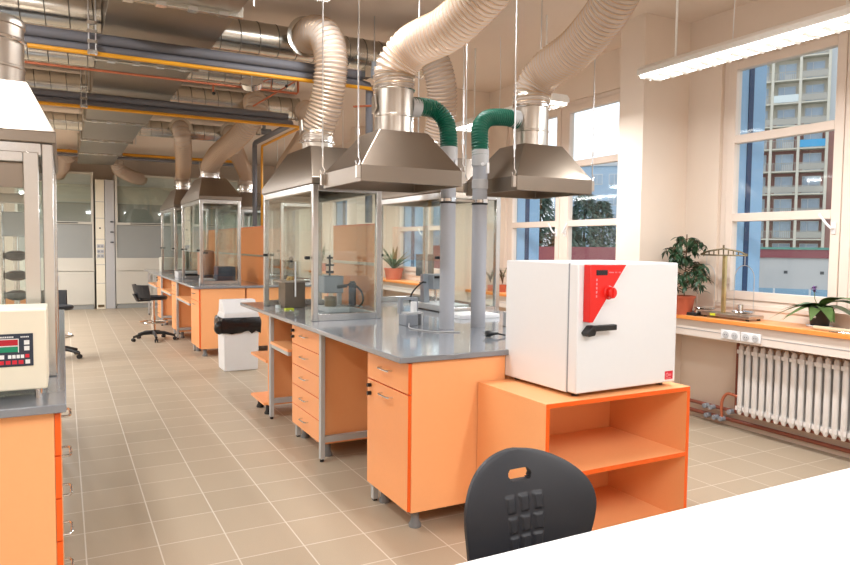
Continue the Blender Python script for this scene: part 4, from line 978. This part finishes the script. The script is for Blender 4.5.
# ------------------------------------------------------------------ plants and things on the window benches
def pot(t, x, y, z, r0, r1, h, m, rim=0.0):
    MB().lathe([(r0, 0), (r1, h), (r1 + rim, h), (r1 + rim, h + 0.02 * (rim > 0)), (r1 - 0.008, h + 0.02 * (rim > 0)), (r1 - 0.012, h - 0.01)], (x, y, z), 24, cap=False).cyl((x, y, z), (x, y, z + 0.006), r0, n=24).build('pot', m, t)
    MB().cyl((x, y, z + h - 0.02), (x, y, z + h - 0.008), r1 - 0.012, n=20).build('soil', SOIL, t)
def ficus():
    x, y, z = 4.53, 3.95, 0.9
    t = thing('ficus_plant', (x, y, z), 'bushy ficus in a terracotta pot on the window bench behind the oven', 'plant')
    pot(t, x, y, z, 0.062, 0.083, 0.135, TERRA, 0.008)
    r = random.Random(3); tips = []
    st = MB()
    st.tube([(x, y, z + 0.12), (x + 0.01, y, z + 0.4), (x, y - 0.01, z + 0.66)], 0.005, 6)
    for k in range(40):
        a = r.uniform(0, 2 * PI); h0 = z + 0.16 + 0.46 * r.random(); L = r.uniform(0.14, 0.29) * (1.15 - 0.6 * (h0 - z - 0.16) / 0.5)
        L = min(L, 0.19) if math.cos(a) > 0.3 else L
        L = min(L, 0.16) if math.sin(a) > 0.2 else L
        if math.cos(a) < -0.2: L *= 1.15
        p0 = Vector((x, y, h0)); d = Vector((math.cos(a), math.sin(a), 0.45)).normalized()
        pts = [p0, p0 + d * L * 0.5, p0 + d * L * 0.8 + Vector((0, 0, -0.02)), p0 + d * L + Vector((0, 0, -0.09))]
        st.tube(pts, [0.0035, 0.003, 0.002, 0.0015], 5); tips.append(pts)
    st.build('stem', STEMB, t)
    lf = MB()
    for pts in tips:
        for k in range(15):
            s_ = r.uniform(0.2, 1.0) * 3; i = min(int(s_), 2); p = pts[i].lerp(pts[i + 1], s_ - i)
            a = r.uniform(0, 2 * PI); d = Vector((math.cos(a), math.sin(a), r.uniform(-1.3, 0.1)))
            lf.leaf(p, d, (0, 0, 1), r.uniform(0.045, 0.08), r.uniform(0.018, 0.027), 0.3)
    lf.build('foliage', LEAFD, t)
ficus()
def orchid():
    x, y, z = 4.705, 2.91, 0.9
    t = thing('orchid_plant', (x, y, z), 'orchid with arching leaves in a black pot on the near window bench', 'plant')
    MB().lathe([(0.075, 0), (0.085, 0.012), (0.08, 0.016), (0.07, 0.006)], (x, y, z), 24).build('saucer', WHITE, t)
    MB().lathe([(0.058, 0.008), (0.074, 0.135), (0.078, 0.135), (0.078, 0.15), (0.07, 0.15), (0.064, 0.12)], (x, y, z), 24).build('pot', BLACK, t)
    MB().box(x - 0.078, x - 0.068, y - 0.014, y + 0.014, z + 0.07, z + 0.084).build('plant_label', TEXTW, t)
    MB().cyl((x, y, z + 0.13), (x, y, z + 0.14), 0.066, n=18).build('soil', SOIL, t)
    lf = MB()
    for (dx, dy, up, L, W, bend) in ((-0.45, -1, 0.75, 0.40, 0.085, 0.62), (-0.3, -1, 1.0, 0.42, 0.08, 0.85), (-0.9, -0.9, 0.4, 0.26, 0.09, 0.6), (-0.6, -0.8, 0.15, 0.22, 0.09, 0.5), (-0.6, 1, 0.6, 0.25, 0.085, 1.0), (-0.3, 1, 0.7, 0.2, 0.08, 0.9), (-1.0, 0.6, 0.5, 0.2, 0.08, 0.9), (-0.9, 0.2, 0.7, 0.17, 0.08, 0.6), (-0.4, -0.7, 0.9, 0.34, 0.07, 0.8), (-0.5, 0.9, 0.3, 0.21, 0.085, 0.8), (-1, -0.3, 0.45, 0.17, 0.09, 0.9), (-0.2, -1, 0.4, 0.3, 0.085, 0.7)):
        lf.leaf((x, y, z + 0.135), (dx, dy, up), (0, 0, 1), L, W, bend, n=9)
    lf.build('foliage', LEAFO, t)
    f = MB().tube([(x, y + 0.01, z + 0.13), (x - 0.02, y + 0.03, z + 0.2), (x - 0.02, y + 0.035, z + 0.27)], 0.003, 6)
    f.build('flower_stem', LEAFO, t)
    f = MB(); r = random.Random(5)
    for k in range(14): f.leaf((x - 0.02, y + 0.035, z + 0.255 + r.uniform(-0.01, 0.03)), (r.uniform(-1, 1), r.uniform(-1, 1), r.uniform(-0.4, 1)), (0, 0, 1), 0.032, 0.018, 0.2, 3)
    f.build('flower', PURPLE, t)
orchid()
def agave():
    x, y, z = 4.62, 9.75, 0.9
    t = thing('agave_plant', (x, y, z), 'spiky agave in a terracotta pot seen between the glass hood and pipes', 'plant')
    pot(t, x, y, z, 0.12, 0.15, 0.16, TERRA, 0.01)
    lf = MB(); r = random.Random(11)
    for k in range(15):
        a = 2 * PI * k / 15 * 2.6; up = 0.6 + 1.6 * r.random()
        lf.leaf((x, y, z + 0.15), (math.cos(a) * 0.8, math.sin(a), up), (0, 0, 1), r.uniform(0.36, 0.56), 0.055, 0.22, n=6)
    lf.build('foliage', LEAF, t)
agave()
def bush(x, y, h, label, seed, potm, leafm=LEAF, w=0.5):
    z = 0.9; t = thing('potted_plant', (x, y, z), label, 'plant', 'plants on the window benches')
    pot(t, x, y, z, 0.08 * min(1, h * 2.2), 0.1 * min(1, h * 2.2), 0.16 * min(1, h * 2.5), potm)
    r = random.Random(seed); lf = MB(); st = MB()
    for k in range(9):
        a = r.uniform(0, 2 * PI); q = Vector((math.cos(a) * w * h * 0.5 * (0.4 if math.cos(a) > 0 else 1), math.sin(a) * w * h * 0.5, h * r.uniform(0.5, 1)))
        p0 = Vector((x, y, z + 0.1)); p1 = p0 + Vector((q.x * 0.3, q.y * 0.3, q.z * 0.6)); p2 = p0 + q
        st.tube([p0, p1, p2], 0.004, 5)
        for j in range(11):
            s_ = r.uniform(0.3, 1); p = p0.lerp(p1, s_ * 2) if s_ < 0.5 else p1.lerp(p2, s_ * 2 - 1)
            b = r.uniform(0, 2 * PI); lf.leaf(p, (math.cos(b), math.sin(b), r.uniform(-0.3, 0.9)), (0, 0, 1), h * r.uniform(0.10, 0.22), h * 0.06, 0.4)
    st.build('stem', STEMB, t); lf.build('foliage', leafm, t)
bush(4.6, 15.1, 0.95, 'tall leafy plant by the far window, seen through the left glass hood', 21, DARK)
bush(4.6, 13.1, 0.6, 'thin leafy plant seen beside the steel post of the left glass hood', 22, TERRA)
bush(4.62, 6.72, 0.22, 'small plant just left of the white oven top corner', 23, TERRA, LEAFO, 1.0)
bush(4.62, 6.98, 0.18, 'smallest plant on the bench behind the right grey pipe', 24, TERRA, LEAFO, 1.0)
bush(4.66, 5.55, 0.32, 'leafy plant just peeking over the middle of the white oven top', 25, TERRA, LEAFO, 0.9)
bush(4.66, 6.25, 0.24, 'low plant peeking over the left part of the white oven top', 26, TERRA, LEAF, 0.9)
# microscope-like dark set between the pipes
t = thing('monitor', (4.6, 8.6, 0.9), 'dark monitor and stand on the far window bench behind the grey pipes', 'monitor')
MB().box(4.55, 4.58, 8.35, 8.85, 1.0, 1.32).build('screen', DARK, t, bevel=0.004)
MB().box(4.555, 4.63, 8.55, 8.65, 0.9, 1.1).box(4.54, 4.72, 8.48, 8.72, 0.9, 0.915).build('stand', BLACK, t)
# balance scale
t = thing('balance_scale', (4.6, 3.66, 0.9), 'brass beam balance with wire pan bows on the window bench', 'balance')
MB().box(4.53, 4.70, 3.34, 3.78, 0.915, 0.94).build('base', STEEL, t, bevel=0.003)
f = MB()
for fx in (4.55, 4.68):
    for fy in (3.37, 3.75): f.cyl((fx, fy, 0.9), (fx, fy, 0.915), 0.014, n=10)
f.build('foot', BLACK, t)
MB().box(4.615, 4.64, 3.63, 3.66, 0.94, 1.40).build('column', BRASS, t, bevel=0.003)
bm_ = MB()
bm_.tube([(4.607, 3.43, 1.395), (4.607, 3.86, 1.395)], 0.006, 8).tube([(4.607, 3.43, 1.40), (4.607, 3.50, 1.425), (4.607, 3.645, 1.447), (4.607, 3.79, 1.425), (4.607, 3.86, 1.40)], 0.007, 8)
for k in range(9):
    yy = 3.465 + k * 0.045
    bm_.tube([(4.607, yy, 1.393), (4.607, yy, 1.414 + 0.032 * (1 - abs(yy - 3.645) / 0.215))], 0.0055, 6)
bm_.cyl((4.607, 3.645, 1.44), (4.607, 3.645, 1.475), 0.007, n=8)
bm_.build('beam', BRASSD, t)
for yc in (3.45, 3.80):
    b = MB(); pts = []
    for k in range(13):
        a = PI * k / 12; pts.append((4.607, yc + 0.085 * math.cos(a), 1.22 + 0.10 * math.sin(a)))
    pts = [(4.607, yc + 0.085, 0.965)] + pts + [(4.607, yc - 0.085, 0.965)]
    b.tube(pts, 0.003, 6, cap=True).tube([(4.607, yc, 1.32), (4.607, yc, 1.395)], 0.0025, 6)
    b.build('pan_bow', ROD, t)
    MB().lathe([(0.07, 0.0), (0.085, 0.01), (0.083, 0.013), (0.068, 0.004)], (4.607, yc, 0.955), 24).build('pan', CHROME, t)
MB().box(4.5285, 4.5295, 3.64, 3.69, 0.917, 0.937).build('label_card', LIME, t)
t = thing('weight_set', (4.58, 3.95, 0.9), 'low dark box of balance weights beside the beam balance', 'weight box')
MB().box(4.50, 4.66, 3.80, 4.04, 0.9, 0.925).build('box', BLACK, t, bevel=0.003)
for k in range(5): MB().cyl((4.54 + 0.02 * (k % 2) * 3, 3.83 + k * 0.042, 0.925), (4.54 + 0.02 * (k % 2) * 3, 3.83 + k * 0.042, 0.945 + 0.006 * k), 0.016, n=12).build('weight', CHROME, t)
for (x, y, r_, h_, lab) in ((4.56, 3.44, 0.025, 0.05, 'small steel beaker on the right end of the balance base'),):
    tag(MB().lathe([(r_, 0), (r_, h_), (r_ - 0.004, h_), (r_ - 0.004, 0.006), (0.001, 0.006)], (x, y, 0.97), 18).build('beaker', CHROME), lab, 'beaker')
pipe('beige wooden rod lying on the window bench below the orchid', [(4.53, 2.84, 0.915), (4.545, 2.2, 0.915)], 0.015, BEIGEW, cat='rod', name='wooden_rod', n=14)
t = thing('spoon', (4.50, 2.62, 0.9), 'metal spoon lying on the window bench edge below the wooden rod', 'spoon')
MB().ball((4.492, 2.68, 0.906), 0.03, (0.62, 1.2, 0.2)).build('bowl', CHROME, t)
MB().tube([(4.492, 2.65, 0.906), (4.495, 2.5, 0.908), (4.5, 2.4, 0.906)], 0.004, 8).build('stem', CHROME, t)

# ------------------------------------------------------------------ back wall : fume cupboards and service columns
def fume(label, x0, x1):
    y = 16.2; t = thing('fume_cupboard', ((x0 + x1) / 2, 16.5, 0), label, 'fume cupboard', 'tall pale fume cupboards')
    MB().box(x0, x0 + 0.03, y + 0.02, 16.9, 0.05, 2.9).box(x1 - 0.03, x1, y + 0.02, 16.9, 0.05, 2.9).box(x0 + 0.03, x1 - 0.03, 16.86, 16.9, 0.05, 2.9).box(x0 + 0.03, x1 - 0.03, y + 0.03, 16.86, 2.62, 2.66).box(x0 + 0.03, x1 - 0.03, y + 0.03, 16.86, 0.85, 1.0).build('carcass', FUME, t)
    MB().box(x0 + 0.03, x1 - 0.03, y + 0.1, y + 0.11, 2.62, 2.88).build('header', WHITE, t)
    s_ = MB().box(x0, x0 + 0.05, y, y + 0.03, 1.82, 2.92).box(x1 - 0.05, x1, y, y + 0.03, 1.82, 2.92).box(x0 + 0.05, x1 - 0.05, y, y + 0.03, 2.87, 2.92).box(x0 + 0.05, x1 - 0.05, y, y + 0.03, 1.82, 1.87)
    so = s_.build('sash_frame', FUME, t, bevel=0.003)
    MB().box(x0 + 0.05, x1 - 0.05, y + 0.012, y + 0.018, 1.87, 2.87).build('glass_pane', GLASSF, so)
    MB().box(x0 + 0.3, x1 - 0.3, y - 0.012, y, 1.835, 1.852).build('handle', BLACK, so)
    MB().box(x0 + 0.03, x1 - 0.03, y + 0.04, y + 0.05, 1.1, 1.82).build('lower_panel', FUMED, t)
    MB().box(x0 + 0.03, x1 - 0.03, y + 0.10, y + 0.11, 1.82, 2.28).build('baffle', FUMED, t)
    MB().box(x0 + 0.03, x1 - 0.03, y + 0.12, y + 0.13, 2.28, 2.62).build('inner_board', FUME, t)  # pale board lends the sash the brightness of the room's reflection
    MB().box(x0, x1, y, y + 0.05, 0.82, 1.10).build('apron', FUME, t, bevel=0.003)
    c = (x0 + x1) / 2
    for a, b in ((x0, c - 0.003), (c + 0.003, x1)):
        d = MB().box(a + 0.004, b - 0.004, y, y + 0.02, 0.1, 0.81).build('door', FUME, t, bevel=0.003)
        MB().box(c - 0.05 if a < c - 0.1 else c + 0.03, c - 0.03 if a < c - 0.1 else c + 0.05, y - 0.012, y, 0.6, 0.72).build('handle', LGREY, d)
    MB().box(x0 + 0.01, x1 - 0.01, y + 0.02, y + 0.05, 0, 0.1).build('plinth', FUMED, t)
    return t
fume('tall pale fume cupboard left of the service columns', -0.86, 0.58)
fume('tall pale fume cupboard right of the service columns', 1.0, 2.46)
fume('tall pale fume cupboard in the corner, hidden behind the far island hoods', 2.55, 4.0)
t = thing('service_column', (0.70, 16.3, 0), 'cream service column with sockets between the fume cupboards', 'service column', 'service columns')
MB().box(0.615, 0.79, 16.22, 16.9, 0, 2.78).build('housing', CREAM, t, bevel=0.004)
j = MB()
for z in (0.55, 0.95, 1.5, 1.95, 2.3): j.box(0.613, 0.792, 16.2185, 16.2199, z, z + 0.008)
j.build('joint', MGREY, t)
for z, m in ((1.20, LGREY), (1.31, LGREY), (1.10, CREAM)):
    s_ = MB().box(0.63, 0.775, 16.205, 16.22, z, z + 0.085).build('socket', LGREY, t, bevel=0.003)
    MB().cyl((0.67, 16.2045, z + 0.042), (0.67, 16.2, z + 0.042), 0.022, n=14).cyl((0.735, 16.2045, z + 0.042), (0.735, 16.2, z + 0.042), 0.022, n=14).build('outlet', MGREY, s_)
MB().box(0.64, 0.76, 16.205, 16.22, 0.04, 0.09).build('vent', BRASSD, t)
MB().cyl((0.70, 16.22, 1.74), (0.70, 16.205, 1.74), 0.018, n=12).build('button', BLACK, t)
t = thing('service_column', (0.89, 16.3, 0), 'grey service column with three taps beside the right fume cupboard', 'service column', 'service columns')
MB().box(0.80, 0.985, 16.2, 16.9, 0, 2.78).build('housing', COLG, t, bevel=0.004)
for z in (1.44, 1.66, 1.88):
    MB().cyl((0.93, 16.2, z), (0.93, 16.13, z), 0.018, n=10).box(0.895, 0.965, 16.125, 16.14, z - 0.012, z + 0.012).build('tap', DARK, t)

# ------------------------------------------------------------------ outside the windows
struct(MB().box(5.5, 260, -120, 260, -9.2, -9).build('ground', GROUND))
def at(px, py, Z):
    d = fw + rr * ((px - 425) / 680) + uu * ((282.5 - py) / 680)
    return Vector((0, 0, 1.45)) + d * Z
def facing(px): return -(yaw + math.atan((px - 425) / 680))

def tower():
    o = at(794, 250, 86); rz = facing(794)
    t = thing('tower_block', (o.x, o.y, -9), 'concrete and red tower block with balconies outside the near window', 'building')
    L = lambda: MB()
    off = Vector((o.x, o.y, -9))
    def b(mb, name, m, par):  # vertices are given in local coordinates
        ob = mb.build(name, m, None, origin=(0, 0, 0), smooth=False); ob.parent = par; ob.location = (0, 0, 0); return ob
    fh = 2.85; H0 = 42
    b(L().box(-9, 3.2, 1.5, 12, 0, H0), 'wall', REDW, t)
    b(L().box(-9, 3.2, 1.45, 1.5, 27, H0), 'upper_wall', CONC, t)
    b(L().box(3.27, 9, 0.6, 12, 0, 26), 'side_wall', REDW, t)
    b(L().box(3.27, 9, 0.6, 12, 26, H0), 'side_wall', TWALL, t)
    for x in (-6.2, -3.1, 0, 3.1): b(L().box(x - 0.16, x + 0.16, 0, 1.5, 0, H0), 'fin', CONC, t)
    k = 0
    for f in range(2, 14):
        z = f * fh + 0.35
        for c, xa in ((0, -6.03), (1, -2.93), (2, 0.17)):
            k += 1
            q = b(L().box(xa, xa + 2.76, 0, 1.5, z - 0.18, z), 'balcony', CONC, t)
            pm = BALB if (f, c) == (8, 2) else BALS if (f, c) == (10, 1) else BALW
            if (f, c) in ((8, 2), (10, 1)): b(L().box(xa, xa + 2.76, -0.05, 0.02, z + 0.05, z + 0.95), 'railing', pm, q)
            else:
                r_ = L().box(xa, xa + 2.76, -0.04, 0.02, z + 0.92, z + 0.99)
                if f % 3 == 0 or c == 2: r_.box(xa, xa + 2.76, -0.02, 0.0, z + 0.1, z + 0.85)
                else:
                    for j in range(13): r_.box(xa + 0.1 + j * 0.21, xa + 0.15 + j * 0.21, -0.03, 0.0, z, z + 0.92)
                b(r_, 'railing', pm, q)
            w = b(L().box(xa + 0.4, xa + 2.45, 1.38, 1.44, z + 0.1, z + 2.25), 'window', EXTF, t)
            b(L().box(xa + 0.48, xa + 1.1, 1.34, 1.375, z + 0.2, z + 2.15).box(xa + 1.2, xa + 2.37, 1.34, 1.375, z + 0.95, z + 2.15), 'pane', EXTG, w)
    t.rotation_euler = (0, 0, rz)
tower()
def annex():
    o = at(800, 250, 30); rz = facing(800)
    t = thing('annex_building', (o.x, o.y, -9), 'low grey flat roofed annex with green coping below the tower block', 'building')
    def b(mb, name, m, par):
        ob = mb.build(name, m, None, origin=(0, 0, 0), smooth=False); ob.parent = par; ob.location = (0, 0, 0); return ob
    zt = 9 + 1.3
    b(MB().box(-4.5, 12, 0, 10, 0, zt - 0.25), 'wall', ANNEX, t)
    b(MB().box(-4.6, 12.1, -0.08, 10, zt - 0.25, zt + 0.12), 'fascia', ROOFR, t)
    b(MB().box(-4.65, 12.15, -0.12, 10, zt + 0.12, zt + 0.22), 'coping', ROOFG, t)
    b(MB().box(-4.5, 12, -0.06, 0, zt - 3.2, zt - 1.62), 'window_band', ANNEXG, t)
    fr = MB()
    for k in range(3, 15): fr.box(-8 + k * 1.4, -7.92 + k * 1.4, -0.09, -0.06, zt - 3.2, zt - 1.62)
    b(fr, 'mullion', EXTF, t)
    v = MB()
    for k in range(3, 14): v.box(-7.6 + k * 1.4, -7.45 + k * 1.4, -0.02, 0.0, zt - 0.95, zt - 0.82)
    b(v, 'vent', DARK, t)
    t.rotation_euler = (0, 0, rz)
annex()
def block(px, py_top, Z, w, label, m, nx, nf, rz_extra=0):
    o = at(px, py_top, Z); h = o.z + 9
    t = thing('apartment_block', (o.x, o.y, -9), label, 'building', 'apartment blocks beyond the trees')
    def b(mb, name, m_, par):
        ob = mb.build(name, m_, None, origin=(0, 0, 0), smooth=False); ob.parent = par; ob.location = (0, 0, 0); return ob
    b(MB().box(-w / 2, w / 2, 0, 11, 0, h), 'wall', m, t)
    b(MB().box(-w / 2 - 0.2, w / 2 + 0.2, -0.2, 11.2, h, h + 0.5), 'roof', TWALL, t)
    fh = 2.9
    for f in range(nf):
        z = h - 2.6 - f * fh
        for i in range(nx):
            x = -w / 2 + w * (i + 0.5) / nx
            ww = b(MB().box(x - 0.75, x + 0.75, -0.05, 0, z, z + 1.5), 'window', EXTF, t)
            b(MB().box(x - 0.65, x - 0.04, -0.08, -0.05, z + 0.1, z + 1.4).box(x + 0.04, x + 0.65, -0.08, -0.05, z + 0.1, z + 1.4), 'pane', EXTG, ww)
        q = b(MB().box(w / 2 - 2.2, w / 2 + 0.0, -1.1, 0, z - 0.9, z - 0.75), 'balcony', CONC, t)
        b(MB().box(w / 2 - 2.2, w / 2, -1.1, -1.02, z - 0.75, z + 0.15), 'railing', BALS, q)
    t.rotation_euler = (0, 0, facing(px) + rz_extra)
block(606, 166, 95, 14, 'pale blue apartment block with white balconies behind the trees', BLKB, 6, 7)
block(440, 170, 100, 26, 'pale blue apartment block seen between the grey pipes', BLKB, 7, 5)
t = thing('garage_row', (22, 20, -9), 'low building with dark red fascia below the trees', 'building')
o = at(580, 247, 27); rz = facing(560)
t.location = (o.x, o.y, -9)
def bl(mb, name, m_):
    ob = mb.build(name, m_, None, origin=(0, 0, 0), smooth=False); ob.parent = t; ob.location = (0, 0, 0)
bl(MB().box(-14, 3.2, 0, 6, 0, o.z + 9 - 1.2), 'wall', ANNEX); bl(MB().box(-14.2, 3.4, -0.2, 6.2, o.z + 9 - 1.2, o.z + 9), 'fascia', ROOFR)
t.rotation_euler = (0, 0, rz)

def conifer(px, pyt, Z, w, label, seed):
    o = at(px, pyt, Z); h = o.z + 9; r = random.Random(seed)
    t = thing('conifer_tree', (o.x, o.y, -9), label, 'tree', 'dark trees outside the middle window')
    MB().tube([(o.x, o.y, -9), (o.x, o.y, -9 + h * 0.5), (o.x, o.y, -9 + h * 0.97)], [0.22, 0.15, 0.03], 8).build('trunk', BARK, t)
    f = MB()
    for k in range(3200):
        u = r.random() ** 0.8; z = h * (0.15 + 0.85 * u); R = w * (1 - u) ** 0.7 * (0.55 + 0.45 * r.random()) + 0.15
        a = r.uniform(0, 2 * PI); p = Vector((o.x + R * math.cos(a), o.y + R * math.sin(a), -9 + z))
        f.leaf(p, (math.cos(a), math.sin(a), r.uniform(-0.6, 0.5)), (0, 0, 1), r.uniform(0.28, 0.6), 0.2, 0.3, 2)
    f.build('foliage', CONIF, t)
for i, (px, pyt, Z, w, lab) in enumerate(((541, 190, 45, 2.4, 'dark tree seen left of the window post behind the right hood'), (585, 194, 52, 3.2, 'dark tree in the middle of the second window, in front of the pale block'), (603, 201, 58, 2.8, 'dark tree by the right edge of the second window, next to the pillar'), (567, 214, 39, 2.0, 'shorter dark tree behind the middle post of the second window'), (530, 205, 64, 3.6, 'dark tree half hidden by the blue reveal of the second window'))):
    conifer(px, pyt, Z, w, lab, 40 + i)

# ------------------------------------------------------------------ world and view
w = bpy.data.worlds.new('sky'); SC.world = w; w.use_nodes = True
bg = w.node_tree.nodes['Background']; bg.inputs['Color'].default_value = (0.86, 0.93, 1.0, 1); bg.inputs['Strength'].default_value = 1.5
SC.view_settings.view_transform = 'Standard'; SC.view_settings.look = 'None'
SC.view_settings.gamma = 1; SC.view_settings.exposure = 0.12
SC.view_settings.use_curve_mapping = False
SC.cycles.use_denoising = True
SC.cycles.max_bounces = 10; SC.cycles.transparent_max_bounces = 24; SC.cycles.sample_clamp_indirect = 6
